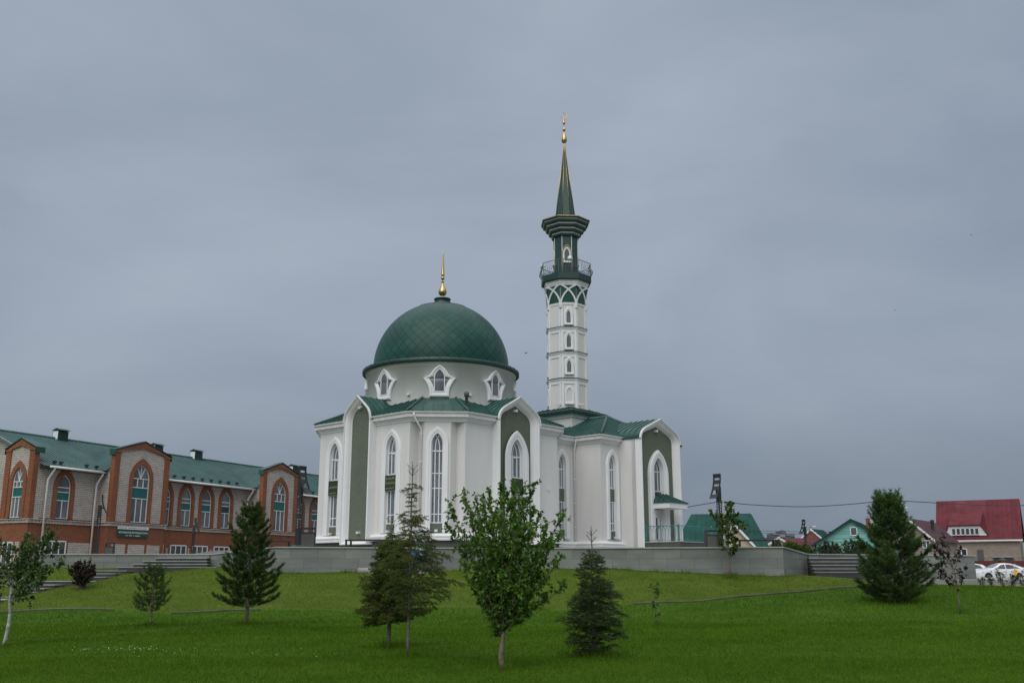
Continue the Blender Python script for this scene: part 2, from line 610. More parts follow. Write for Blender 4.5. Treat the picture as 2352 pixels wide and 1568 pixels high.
# ------------------------------------------------------------------ terrain
CTRL = [(-16, 5, -0.1), (16, 5, -0.1), (0, -20, -0.3), (-40, 0, -0.2), (40, 0, -0.2)]
CTRL += [(x, 16, 0.0) for x in (-14, -7, 0, 7, 14)]
for px, py, Y in ((1155, 1538, 17.7), (935, 1508, 19.9), (893, 1487, 22), (1365, 1506, 20.1), (345, 1437, 29.2), (565, 1434, 29.8),
                  (10, 1485, 22.5), (1508, 1437, 29.2), (1240, 1401, 38), (0, 1407, 36), (400, 1408, 36.5), (800, 1402, 37.5), (1300, 1400, 38),
                  (1600, 1380, 38.5), (1850, 1358, 39), (1980, 1346, 41), (2055, 1382, 36), (2207, 1408, 32), (2240, 1342, 44.2), (2352, 1346, 44.7), (2147, 1342, 44), (1982, 1331, 43.2), (1900, 1326, 43.0),
                  (2352, 1450, 27), (640, 1314, 43), (780, 1312, 43.4), (900, 1308, 43.8), (1150, 1300, 44.2), (1400, 1300, 44.2), (1600, 1313, 43.6), (1800, 1322, 43),
                  (480, 1304, 44.6), (290, 1317, 42.3), (243, 1331, 41.2), (125, 1351, 39.8), (76, 1363, 39.1), (10, 1381, 38.3), (-120, 1400, 37.6),
                  (110, 1301, 46.6), (330, 1301, 46.4), (200, 1309, 46.0), (84, 1329, 44.0), (20, 1354, 41.8), (-150, 1340, 46)):
    p = at(px, py, Y)
    CTRL.append((p.x, p.y, p.z))
CTRL += [(x, 52, 1.7) for x in (-30, -20, -10, 0, 10)] + [(18, 52, 1.1), (28, 52, 1.1), (-45, 40, 1.0), (-45, 52, 1.4), (45, 40, 0.8), (45, 52, 0.95)]
for py, x0, x1, Y in ((1287, 340, 470, 46.0), (1302.5, 300, 420, 44.6), (1309.5, 225, 285, 43.5), (1324, 180, 238, 42.2), (1333.7, 95, 205, 41.4), (1350.5, 66, 96, 39.8), (1376, -20, 8, 38.4)):
    for x in (x0, (x0 * 2 + x1) / 3):
        p = at(x, py, Y)
        CTRL.append((p.x, Y - .1, p.z - .34))
_P = np.array(CTRL, float)
_n = len(_P)
_A = np.zeros((_n + 3, _n + 3))
_A[:_n, :_n] = np.sqrt(((_P[:, None, :2] - _P[None, :, :2]) ** 2).sum(-1) + 0.06)
_A[:_n, _n] = 1
_A[:_n, _n + 1:] = _P[:, :2]
_A[_n, :_n] = 1
_A[_n + 1:, :_n] = _P[:, :2].T
_w = np.linalg.solve(_A, np.concatenate([_P[:, 2], np.zeros(3)]))
def gz(x, y):
    x = np.asarray(x, float)
    y = np.asarray(y, float)
    sh = x.shape
    q = np.stack([np.clip(x.ravel(), -45, 45), np.clip(y.ravel(), -15, 52)], 1)
    z = np.empty(len(q))
    for i in range(0, len(q), 20000):
        b = q[i:i + 20000]
        d = np.sqrt(((b[:, None, :] - _P[None, :, :2]) ** 2).sum(-1) + 0.06)
        z[i:i + 20000] = d @ _w[:_n] + _w[_n] + b @ _w[_n + 1:]
    far = np.clip((np.hypot(x.ravel(), y.ravel() - 20) - 45) / 25, 0, 1)
    far = far * far * (3 - 2 * far)
    z = z * (1 - far) + 0.95 * far
    return z.reshape(sh)
def gz1(x, y):
    return float(gz(np.array([x]), np.array([y]))[0])

# line between the lower lawn and the mown bank
_bl = [at(px, py, Y) for px, py, Y in ((-500, 1404, 36), (0, 1407, 36), (400, 1408, 36.5), (800, 1402, 37.5), (1300, 1400, 38), (1600, 1380, 38.5), (1850, 1358, 39), (1980, 1346, 41))]
BLX = np.array([p.x for p in _bl] + [16.6, 60.0])
BLY = np.array([p.y for p in _bl] + [44.0, 70.0])
def bank_line(x):
    return np.interp(x, BLX, BLY)

def lawn_mat():
    m, t, b = nt('lawn_ground')
    at_ = t.nodes.new('ShaderNodeAttribute')
    at_.attribute_name = 'bank'
    lo = mix(t, (0.032, 0.074, 0.006), (0.066, 0.135, 0.012), ramp(t, noise(t, 0.55, 6, rough=0.65), 0.3, 0.7))
    hi = mix(t, (0.050, 0.090, 0.009), (0.095, 0.138, 0.017), ramp(t, noise(t, 0.7, 7, rough=0.7), 0.3, 0.7))
    src = mix(t, lo, hi, at_.outputs['Fac'])
    src = mix(t, src, mix(t, 0.55, 1.25, noise(t, 16, 4, rough=0.7)), 1.0, 'MULTIPLY')
    t.links.new(src, b.inputs['Base Color'])
    b.inputs['Roughness'].default_value = 1.0
    b.inputs['Specular IOR Level'].default_value = 0.1
    bump(t, b, noise(t, 20, 3), 0.8, 0.05)
    return m
M['lawn'] = lawn_mat()

def axis(lo, hi, step, out):
    a = list(np.arange(lo, hi + 1e-6, step))
    d, x = step, hi
    pos = []
    while x < out:
        d *= 1.35
        x += d
        pos.append(x)
    d, x = step, lo
    neg = []
    while x > -out:
        d *= 1.35
        x -= d
        neg.append(x)
    return np.array(neg[::-1] + a + pos)
gx = axis(-34, 34, 0.4, 3500)
gy = axis(8, 54, 0.3, 3800)
GX, GY = np.meshgrid(gx, gy)
GZ = gz(GX, GY)
bank = np.clip((GY - bank_line(GX)) / 0.5 + 0.5, 0, 1)
V = np.stack([GX.ravel(), GY.ravel(), GZ.ravel()], 1)
nx, ny = len(gx), len(gy)
ii, jj = np.meshgrid(np.arange(nx - 1), np.arange(ny - 1))
a0 = (jj * nx + ii).ravel()
F_ = np.stack([a0, a0 + 1, a0 + nx + 1, a0 + nx], 1)
ground = np_obj('ground', V, F_, M['lawn'], attr={'bank': bank.ravel()})
ground.data.polygons.foreach_set('use_smooth', [True] * len(ground.data.polygons))
tag(ground, 'green lawn rising to a mown yellow-green bank before the wall', 'lawn', kind='structure')

# stone drain along the foot of the bank
mb = MB()
xs = np.arange(-21, 14.4, 0.5)
prev = None
pts = []
for x in xs:
    y = float(bank_line(x)) - 0.1
    z = gz1(x, y) + 0.03
    pts.append((x, y, z))
w_ = 0.10
for (x0, y0, z0), (x1, y1, z1) in zip(pts[:-1], pts[1:]):
    if -9.5 < x0 < 4.5 or math.sin(x0 * 1.3) + math.sin(x0 * .47 + 1) > 1.1: continue
    mb.add([(x0, y0 - w_, z0), (x1, y1 - w_, z1), (x1, y1 + w_, z1 + 0.03), (x0, y0 + w_, z0 + 0.03), (x0, y0 - w_, z0 - .1), (x1, y1 - w_, z1 - .1)], [[0, 1, 2, 3], [4, 5, 1, 0]])
M['drain'] = mat('drain_stone', (0.066, 0.080, 0.040), 0.95, var=0.6, scale=1.2, fine=0.3)
tag(mb.build('path', M['drain']), 'narrow stone drain along the foot of the bank', 'path', kind='structure')

# ------------------------------------------------------------------ terraces, retaining walls, steps
ZT, ZL = 2.72, 2.50
WL = [(-10.0, 43.0), (0.6, 44.2), (11.45, 43.0)]
def slab_poly(mb, pts, z, th):
    n = len(pts)
    mb.add([(x, y, z) for x, y in pts] + [(x, y, z - th) for x, y in pts], [list(range(n))] + [[i, n + i, n + (i + 1) % n, (i + 1) % n] for i in range(n)])
mb = MB()
slab_poly(mb, [(-9.9, 43.3), (0.6, 44.5), (11.3, 43.3), (13.2, 46.9), (24, 90), (24, 105), (-26, 105), (-24, 70), (-13.8, 47.0)], ZT - 0.02, 0.2)
tag(mb.build('terrace', M['paving']), 'paved upper terrace under the mosque', 'terrace', kind='structure')
mb = MB()
slab_poly(mb, [(-22.3, 47.0), (-13.8, 47.0), (13.3, 46.9), (22.7, 50.2), (25, 110), (-9, 110), (-20, 83), (-28.9, 63.2)], ZL - 0.02, 0.2)
tag(mb.build('lower_terrace', M['paving']), 'paved lower terrace', 'terrace', kind='structure')

def wall_run(name, pts, ztops, zbot, th, label, cap=True):
    """stone faced wall along a plan polyline with a coping"""
    root = empty(name, (pts[0][0], pts[0][1], zbot), 0, label, 'retaining wall')
    ox, oy = pts[0]
    mb, cp = MB(), MB()
    for (x0, y0), (x1, y1), z0, z1 in zip(pts[:-1], pts[1:], ztops[:-1], ztops[1:]):
        u = Vector((x1 - x0, y1 - y0, 0))
        L = u.length
        F = Fr((x0 - ox, y0 - oy, 0), u)
        for a, b in ((0, L),):
            q = [F(0, 0, 0), F(L, 0, 0), F(L, z1 - zbot, 0), F(0, z0 - zbot, 0), F(0, 0, -th), F(L, 0, -th), F(L, z1 - zbot, -th), F(0, z0 - zbot, -th)]
            mb.add(q, [[0, 1, 2, 3], [5, 4, 7, 6], [1, 5, 6, 2], [4, 0, 3, 7]])
            if cap:
                q = [F(-0.01, z0 - zbot + h, c) for h in (0, 0.05) for c in (0.05, -th - 0.04)] + [F(L + 0.01, z1 - zbot + h, c) for h in (0, 0.05) for c in (0.05, -th - 0.04)]
                cp.add(q, [[0, 4, 6, 2], [2, 6, 7, 3], [1, 3, 7, 5], [0, 1, 5, 4], [0, 2, 3, 1], [4, 5, 7, 6]])
    mb.build('wall_face', M['slab'], root)
    if cap: cp.build('coping', M['coping'], root)
    return root
wall_run('retaining_wall', [(-13.85, 46.8), WL[0], WL[1], WL[2], (13.5, 46.5)], [ZL, ZT, ZT - 0.02, ZT, ZL], 0.6, 0.3, 'long grey slab-faced retaining wall in front of the mosque')
wall_run('retaining_wall', [(-22.2, 46.8), (-13.9, 46.8)], [ZL, ZL], 0.5, 0.3, 'low grey wall left of the left steps, in front of the brick building')
wall_run('retaining_wall', [(13.55, 46.5), (22.7, 50.0), (23.6, 56.0)], [ZL, ZL, ZL], 0.5, 0.3, 'low grey wall right of the right steps, behind the big pine')

def steps(name, rows, xl, label):
    """rows = [(z_top, y_front, y_back, x0, x1)]"""
    r0 = rows[-1]
    root = empty(name, ((r0[3] + r0[4]) / 2, r0[1], r0[0] - 0.3), 0, label, 'steps')
    ox, oy, oz = root.location
    for z, yf, yb, x0, x1 in rows:
        mb = MB()
        mb.box(x0 - ox, x1 - ox, yf - oy, yb - oy, z - 0.75 - oz, z - 0.026 - oz)
        s_ = mb.build('riser', M['step'], root)
        mb = MB()
        mb.box(x0 - ox - 0.02, x1 - ox + 0.02, yf - oy - 0.03, yb - oy - 0.002, z - 0.026 - oz, z - oz)
        mb.build('tread', M['nosing'], s_)
rows = []
y = 46.1
for i in range(5):
    z = ZL - 0.155 * (i + 1)
    rows.append((z, y - 0.36 * (i + 1), y - 0.36 * i, 13.35 - 0.05 * i, 16.45))
steps('stone_steps', rows, 0, 'short flight of stone steps at the right end of the long wall')
rows = []
zz = ZL
for spec in (('s', 46.7, -16.2, -13.9), ('s', 46.3, -16.6, -13.75), ('s', 45.9, -16.9, -13.6), ('l', 45.2, -17.3, -13.0)):
    zz -= 0.14
    rows.append((zz, spec[1] - 0.36, spec[1] + (0.5 if spec[0] == 'l' else 0.1), spec[2], spec[3]))
for k, (py, x0, x1, Y) in enumerate(((1309.5, 218, 291, 43.6), (1316, 202, 266, 43.0), (1324, 173, 243, 42.3), (1333.7, 84, 219, 41.5), (1342, 64, 126, 40.5), (1350.5, 62, 101, 39.9), (1359, 50, 77, 39.4), (1376, -30, 12, 38.5))):
    pz = at(x0, py, Y)
    px_ = at(x1, py, Y)
    rows.append((pz.z, Y, Y + 0.9, pz.x, px_.x))
steps('stone_steps', rows, 0, 'long stone steps climbing the grass bank on the left')

# pavement at the right, between the lawn and the parked cars
mb = MB()
slab_poly(mb, [(11.6, 43.05), (14.9, 43.4), (18.0, 44.2), (22, 44.6), (60, 46), (60, 160), (24, 160), (23.8, 56.2), (22.9, 49.8), (13.6, 46.3)], 1.40, 0.8)
tag(mb.build('pavement', M['concrete']), 'pale concrete pavement along the foot of the right wall', 'pavement', kind='structure')

# ------------------------------------------------------------------ mosque
MC = Vector((-4.95, 68.3, 0))
MROT = R(48)
BZ = 2.70
mosque = empty('mosque', (MC.x, MC.y, BZ), MROT, 'white mosque with a green dome and a tall green-topped minaret', 'mosque')
def MM(): return MB(-BZ)
E1 = Vector((math.cos(MROT), math.sin(MROT), 0))
E2 = Vector((-math.sin(MROT), math.cos(MROT), 0))

HW, LF = 6.8, 4.41
ZE = 11.38           # eave
hall = [(-LF, -HW), (LF, -HW), (HW, -LF), (HW, LF), (LF, HW), (-LF, HW), (-HW, LF), (-HW, -LF)]
# frames: name -> (origin, along)
FS = Fr((0, -HW, 0), (1, 0, 0), (0, -1, 0))
FW = Fr((-HW, 0, 0), (0, -1, 0), (-1, 0, 0))
FN = Fr((0, HW, 0), (-1, 0, 0), (0, 1, 0))
FE = Fr((HW, 0, 0), (0, 1, 0), (1, 0, 0))
q = (LF + HW) / 2
k2 = math.sqrt(0.5)
CH = [Fr((-q, -q, 0), (k2, -k2, 0), (-k2, -k2, 0)), Fr((q, -q, 0), (k2, k2, 0), (k2, -k2, 0)), Fr((q, q, 0), (-k2, k2, 0), (k2, k2, 0)), Fr((-q, q, 0), (-k2, -k2, 0), (-k2, k2, 0))]

def arch(hw, zb, zs, za, n=9):
    r = 1.75 * hw
    th0 = math.acos((r - hw) / r)
    h0 = r * math.sin(th0)
    right = []
    for i in range(n + 1):
        t = th0 * i / n
        right.append((r * math.cos(t) - (r - hw), zs + (za - zs) * math.sin(t) * r / h0))
    left = [(-x, z) for x, z in right[:-1]][::-1]
    return [(-hw, zb), (hw, zb)] + right + left

def lerp(A, B, f):
    return [(a[0] + (b[0] - a[0]) * f, a[1] + (b[1] - a[1]) * f) for a, b in zip(A, B)]

AR1 = ' '.join(['\ufeAD\ufe91\ufee8\ufe8e'.replace('\ufeAD', '\ufead'), '\ufe81\ufe97\ufee8\ufe8e', '\ufee3\ufee6', '\ufedf\ufeaa\ufee7\ufeda', '\ufead\ufea3\ufee4\ufe94'])[::-1]
AR2 = ' '.join(['\ufeed\ufeeb\ufef4\ufe8a', '\ufedf\ufee8\ufe8e', '\ufee3\ufee6', '\ufe83\ufee3\ufeae\ufee7\ufe8e', '\ufead\ufeb7\ufeaa\ufe8d'])[::-1]
AR3 = ' '.join(['\ufeeb\ufeee', '\ufe8d\ufedf\ufecc\ufeb0\ufef3\ufeb0', '\ufe8d\ufedf\ufeae\ufea3\ufef4\ufee2'])[::-1]

ZW = dict(zb=4.05, low=4.62, lowt=5.16, sp0=6.66, sp1=7.56, tr=8.95, zi=10.02, zo=10.42)
def window(F, hwo, hwi, kind, parent, cs=0.0, rec=0.22, z=ZW, text=None):
    """arched window: white frame (the part) with surround, panes, spandrel and sill panel below it; cs = plane of the wall"""
    zsp = max(z['tr'], z['zi'] - 1.9 * hwi)
    O = arch(hwo, z['zb'], z['zo'] - 1.66 * hwo, z['zo'])
    I = arch(hwi, z['zb'], zsp, z['zi'])
    g = cs - rec
    fm = MM()
    Ii = arch(hwi - 0.05, z['low'] + 0.05, z['tr'], z['zi'] - 0.08)
    def rect(x0, x1, z0, z1, w=0.06):
        fm.fbox(F, x0, x1, z0, z1, g, g + w)
    segs = [(z['low'], z['zi'])] if kind == 'long' else [(z['low'], z['sp0'] - 0.02), (z['sp1'] + 0.02, z['zi'])]
    m1 = hwi * (0.36 if kind == 'long' else 0.40)
    bw = 0.062
    for k, (z0, z1) in enumerate(segs):
        top = z1 == z['zi']
        zt = z['tr'] if top else z1
        rect(-hwi, -hwi + bw, z0, zsp if top else zt)
        rect(hwi - bw, hwi, z0, zsp if top else zt)
        rect(-hwi, hwi, z0, z0 + bw, 0.07)
        rect(-hwi, hwi, zt - bw * 0.6, zt + bw * 0.6, 0.07)
        for sx in (-1, 1):
            rect(sx * m1 - bw / 2, sx * m1 + bw / 2, z0, zt, 0.05)
        if not top or kind == 'long':
            rect(-hwi, hwi, z['lowt'] - bw / 2, z['lowt'] + bw / 2, 0.055)
        if top:
            for sx in (-1, 1):
                arc = [p for p in arch(hwi - bw / 2, zt, zsp, z['zi'] - 0.03)[2:12]]
                zA = max(zt + .08, zsp - .1)
                HA = z['zi'] - zA - .05
                fm.bar(F, [(sx * x, y_) for x, y_ in arc], bw, g, g + 0.06)
                fm.bar(F, [(sx * m1, zt), (sx * m1 * 0.98, zA), (sx * m1 * 0.8, zA + .28 * HA), (sx * m1 * 0.42, zA + .55 * HA), (-sx * m1 * 0.1, zA + .74 * HA), (-sx * m1 * 0.8, zA + .88 * HA)], bw * 0.85, g, g + 0.05)
    if kind == 'long':
        for zz_ in (6.7, 7.6):
            rect(-hwi, hwi, zz_ - bw / 2, zz_ + bw / 2, 0.055)
    if kind != 'long':
        # opening sash in the middle of the upper light
        fm.bar(F, [(-m1 + .04, z['sp1'] + .1), (m1 - .04, z['sp1'] + .1), (m1 - .04, z['tr'] - .07), (-m1 + .04, z['tr'] - .07), (-m1 + .04, z['sp1'] + .1)], 0.05, g, g + 0.075)
    w = fm.build('window', M['pvc'], parent)
    pm = MM()
    for z0, z1 in segs:
        if z1 == z['zi']:
            pm.flat(F, [(-hwi, z0), (hwi, z0)] + arch(hwi, z0, zsp, z['zi'])[2:], g + 0.02)
        else:
            pm.flat(F, [(-hwi, z0), (hwi, z0), (hwi, z1), (-hwi, z1)], g + 0.02)
    pm.build('pane', M['glass'], w)
    sm = MM()
    sm.rings(F, [(O, cs), (O, cs + 0.07), (lerp(O, I, 0.12), cs + 0.11), (lerp(O, I, 0.55), cs + 0.11), (lerp(O, I, 0.62), cs + 0.075), (lerp(O, I, 0.95), cs + 0.075), (I, cs + 0.05), (I, g)])
    sm.build('window_surround', M['white'], w)
    pp = MM()
    pp.fbox(F, -hwi, hwi, z['zb'], z['low'], g, g + 0.07)
    if kind == 'green':
        pp.fbox(F, -hwi, hwi, z['sp0'], z['sp1'], g, g + 0.07)
    pp.build('facing_panel', M['panel'], w)
    if kind in ('plaque',):
        pl = MM()
        pl.fbox(F, -hwi - 0.03, hwi + 0.03, z['sp0'], z['sp1'], g, cs + 0.055)
        pl.build('plaque', M['plaque'], w)
        c_ = cs + 0.058
        for s_, dz_, wd in (text or ()):
            G = Fr(F(0, dz_ - BZ, c_), F.u, F.n)
            text_obj('lettering', s_, 0.2, G, M['palewrite'], w, dep=0.002, width=wd)
        sc = MM()
        for k in range(2):
            sc.fbox(F, -hwi * 0.8, hwi * (0.8 - 0.25 * k), z['sp0'] + 0.12 - 0.045 * k, z['sp0'] + 0.132 - 0.045 * k, c_ - 0.002, c_ + 0.001)
        sc.build('small_print', M['palewrite'], w)
    return I

# --- hall walls
Z0, ZWALL = 3.3, 11.15
wallm = MM()
def hole(hwi, dx=0.0):
    return [(x + dx, z) for x, z in arch(hwi, ZW['zb'], max(ZW['tr'], ZW['zi'] - 1.9 * hwi), ZW['zi'])]
HWI, HWO = 0.49, 0.89
wx = 2.80
wallm.flat(FW, [(-LF, Z0), (LF, Z0), (LF, ZWALL), (-LF, ZWALL)], 0, [hole(HWI, wx), hole(HWI, -wx)])
for F in (FS, FN, FE):
    wallm.flat(F, [(-LF, Z0), (LF, Z0), (LF, ZWALL), (-LF, ZWALL)], 0)
CHW = 1.69
for k, F in enumerate(CH):
    o_ = [(-CHW, 0), (-1.17, -0.52), (-0.80, 0.0), (0.80, 0.0), (1.17, -0.52), (CHW, 0)]
    for (a0, c0), (a1, c1) in zip(o_[:-1], o_[1:]):
        if c0 == 0 and c1 == 0:
            wallm.flat(F, [(-0.80, Z0), (0.80, Z0), (0.80, ZWALL), (-0.80, ZWALL)], 0, [hole(0.36)] if k in (0, 1, 3) else [])
        else:
            wallm.add([F(a0, Z0, c0), F(a1, Z0, c1), F(a1, ZWALL, c1), F(a0, ZWALL, c0)], [[0, 1, 2, 3]])
walls = wallm.build('wall', M['plaster'], mosque)

def shifted(F, dx):
    return Fr(F(dx, 0, 0), F.u, F.n, F.v)
window(shifted(FW, wx), HWO, HWI, 'plaque', mosque, text=((AR1, 7.32, 0.8), (AR2, 7.05, 0.8)))
window(shifted(FW, -wx), HWO, HWI, 'plaque', mosque, text=((AR3, 7.1, 0.8),))
for k in (0, 1, 3):
    window(CH[k], 0.68, 0.36, 'long', mosque)

GAP = [[(1.97, -HW), (LF, -HW), (HW, -LF), (HW, LF), (LF, HW), (1.3, HW)], [(-1.3, HW), (-LF, HW), (-HW, LF), (-HW, 1.3)], [(-HW, -1.3), (-HW, -LF), (-LF, -HW), (-1.97, -HW)]]
GAPA = [[(6.3, -4.5), (9.1, -4.5), (9.1, -6.9), (11.3, -6.9)], [(16.4, -6.9), (18.6, -6.9), (18.6, 6.9), (9.1, 6.9), (9.1, 4.5), (6.3, 4.5)]]
def osweep(mb, path, prof):
    ring = []
    for o, z in prof:
        r_ = []
        for i, (x, y) in enumerate(path):
            ds = []
            if i > 0: ds.append(Vector((x - path[i - 1][0], y - path[i - 1][1])).normalized())
            if i < len(path) - 1: ds.append(Vector((path[i + 1][0] - x, path[i + 1][1] - y)).normalized())
            ns = [Vector((d.y, -d.x)) for d in ds]
            if len(ns) == 1: b, k = ns[0], o
            else: b, k = ns[0] + ns[1], o / (1 + ns[0].dot(ns[1]))
            r_.append((x + b.x * k, y + b.y * k, z))
        ring.append(r_)
    n = len(path)
    mb.add([p for r_ in ring for p in r_], [[k * n + i, k * n + i + 1, (k + 1) * n + i + 1, (k + 1) * n + i] for k in range(len(prof) - 1) for i in range(n - 1)])
    for i in (0, n - 1):
        mb.add([r_[i] for r_ in ring], [list(range(len(ring)))])
# --- plinth, base moulding, cornice, gutter
HB = 3.61
mb = MM()
mb.sweep(hall, [(0.06, 2.55), (0.06, HB + 0.03)])
annex = [(6.3, -4.5), (9.1, -4.5), (9.1, -6.9), (18.6, -6.9), (18.6, 6.9), (9.1, 6.9), (9.1, 4.5), (6.3, 4.5)]
mb.sweep(annex, [(0.06, 2.55), (0.06, HB - 0.13)])
mb.build('plinth', M['granite'], mosque)
mb = MM()
def mould(paths, dz):
  for path in paths:
    osweep(mb, path, [(0.0, HB + dz), (0.30, HB + dz), (0.31, HB + 0.10 + dz), (0.26, HB + 0.12 + dz), (0.255, HB + 0.15 + dz), (0.30, HB + 0.19 + dz), (0.315, HB + 0.25 + dz), (0.29, HB + 0.31 + dz), (0.22, HB + 0.35 + dz), (0.20, HB + 0.40 + dz), (0.0, HB + 0.43 + dz)])
mould(GAP, 0.0)
mould(GAPA, -0.14)
mb.build('base_moulding', M['white'], mosque)
mb = MM()
for poly in GAP + GAPA:
    osweep(mb, poly, [(-0.8, 10.74), (0.06, 10.74), (0.07, 10.86), (0.16, 10.87), (0.17, 10.98), (0.32, 11.0)])
mb.build('cornice', M['white'], mosque)
mb = MM()
for poly in GAP + GAPA:
    osweep(mb, poly, [(0.30, 10.99), (0.36, 10.99), (0.36, 11.25), (0.2, 11.25)])
    osweep(mb, poly, [(0.36, 11.20), (0.37, 11.22), (0.42, 11.20), (0.47, 11.23), (0.49, 11.30), (0.475, 11.30), (0.455, 11.25), (0.42, 11.225), (0.385, 11.25), (0.37, 11.3)])
mb.build('gutter', M['gutter'], mosque)

# downpipes
def downpipe(p_eave, p_wall, zt, zb, n_out):
    mb = MM()
    n_ = Vector(n_out)
    pe, pw = Vector(p_eave), Vector(p_wall)
    mb.tube([(pe.x, pe.y, zt), (pe.x, pe.y, zt - 0.18), (pw.x, pw.y, zt - 0.95), (pw.x, pw.y, zb)], 0.06, 8)
    zz_ = zt - 1.2
    while zz_ > zb + 0.3:
        mb.tube([(pw.x, pw.y, zz_), (pw.x, pw.y, zz_ - 0.08)], 0.075, 8)
        zz_ -= 1.7
    return mb.build('downpipe', M['gutter'], mosque)
e_ = CH[0](-1.45, 0, 0.42)
w_p = CH[0](-1.0, 0, -0.12)
downpipe(e_, w_p, 11.22, 3.0, (0, 0, 0))
downpipe((9.1 - 0.32, -4.5 - 0.47, 0), (9.0, -4.62, 0), 11.22, 2.8, (0, 0, 0))
downpipe(CH[3](1.45, 0, .42), CH[3](1.0, 0, -.12), 11.22, 2.8, (0, 0, 0))
downpipe(CH[1](-1.45, 0, .42), CH[1](-1.0, 0, -.12), 11.22, 2.8, (0, 0, 0))

# --- roofs
roofm, seam = MM(), MM()
def face(pts, step=0.45, s=True):
    roofm.add(pts, [list(range(len(pts)))])
    if s: seam.seams(pts, step)
HE = HW + 0.44
el = LF + 0.44 * math.tan(R(22.5))
ZR = 12.68
top8 = []
for k in range(4):
    c_, s_ = (0, -1, 0, 1)[k], 0
def base_face(nw):
    ze, k_ = ZE - .06, (ZR - ZE + .06) / (HE - 4.38)
    zn = ze + (HE - 6.6) * k_
    mid_ = [(-nw, -HE, ze), (-nw, -6.6, zn), (nw, -6.6, zn), (nw, -HE, ze)] if nw else []
    return [(-el, -HE, ze)] + mid_ + [(el, -HE, ze), (2.86, -4.38, ZR), (-2.86, -4.38, ZR)]
base_ch = [(-HE, -el, ZE - .06), (-el, -HE, ZE - .06), (-2.86, -4.38, ZR), (-4.38, -2.86, ZR)]
def rot(pts, k):
    for _ in range(k):
        pts = [(-p[1], p[0], p[2]) for p in pts]
    return pts
for k in range(4):
    face(rot(base_face((1.95, 0, 1.28, 1.28)[k]), k))
    face(rot(base_ch, k), 0.62)
    # hip caps
    for a_, b_ in ((base_ch[0], base_ch[3]), (base_ch[1], base_ch[2])):
        a_, b_ = rot([a_, b_], k)
        roofm.tube([Vector(a_) + Vector((0, 0, .03)), Vector(b_) + Vector((0, 0, .03))], 0.09, 6)
# annex roof
zr = 13.42
face([(8.66, -7.34, ZE - .06), (19.04, -7.34, ZE - .06), (13.85, -4.0, zr)])
face([(19.04, -7.34, ZE - .06), (19.04, 7.34, ZE - .06), (13.85, 4.0, zr), (13.85, -4.0, zr)])
face([(19.04, 7.34, ZE - .06), (8.66, 7.34, ZE - .06), (13.85, 4.0, zr)])
face([(8.66, 7.34, ZE - .06), (8.66, -7.34, ZE - .06), (13.85, -4.0, zr), (13.85, 4.0, zr)])
for a_ in ((8.66, -7.34), (19.04, -7.34)):
    roofm.tube([(a_[0], a_[1], ZE - .03), (13.85, -4.0, zr + .03)], 0.11, 6)
roofm.tube([(13.85, -4.0, zr + .03), (13.85, 4.0, zr + .03)], 0.11, 6)
face([(6.2, -4.94, ZE - .06), (12.4, -4.94, ZE - .06), (12.4, 0, 12.6), (6.2, 0, 12.6)])
face([(12.4, 4.94, ZE - .06), (6.2, 4.94, ZE - .06), (6.2, 0, 12.6), (12.4, 0, 12.6)])

roof = roofm.build('roof', M['mosqueroof'], mosque)
seam.build('standing_seam', M['mosqueroof'], roof)

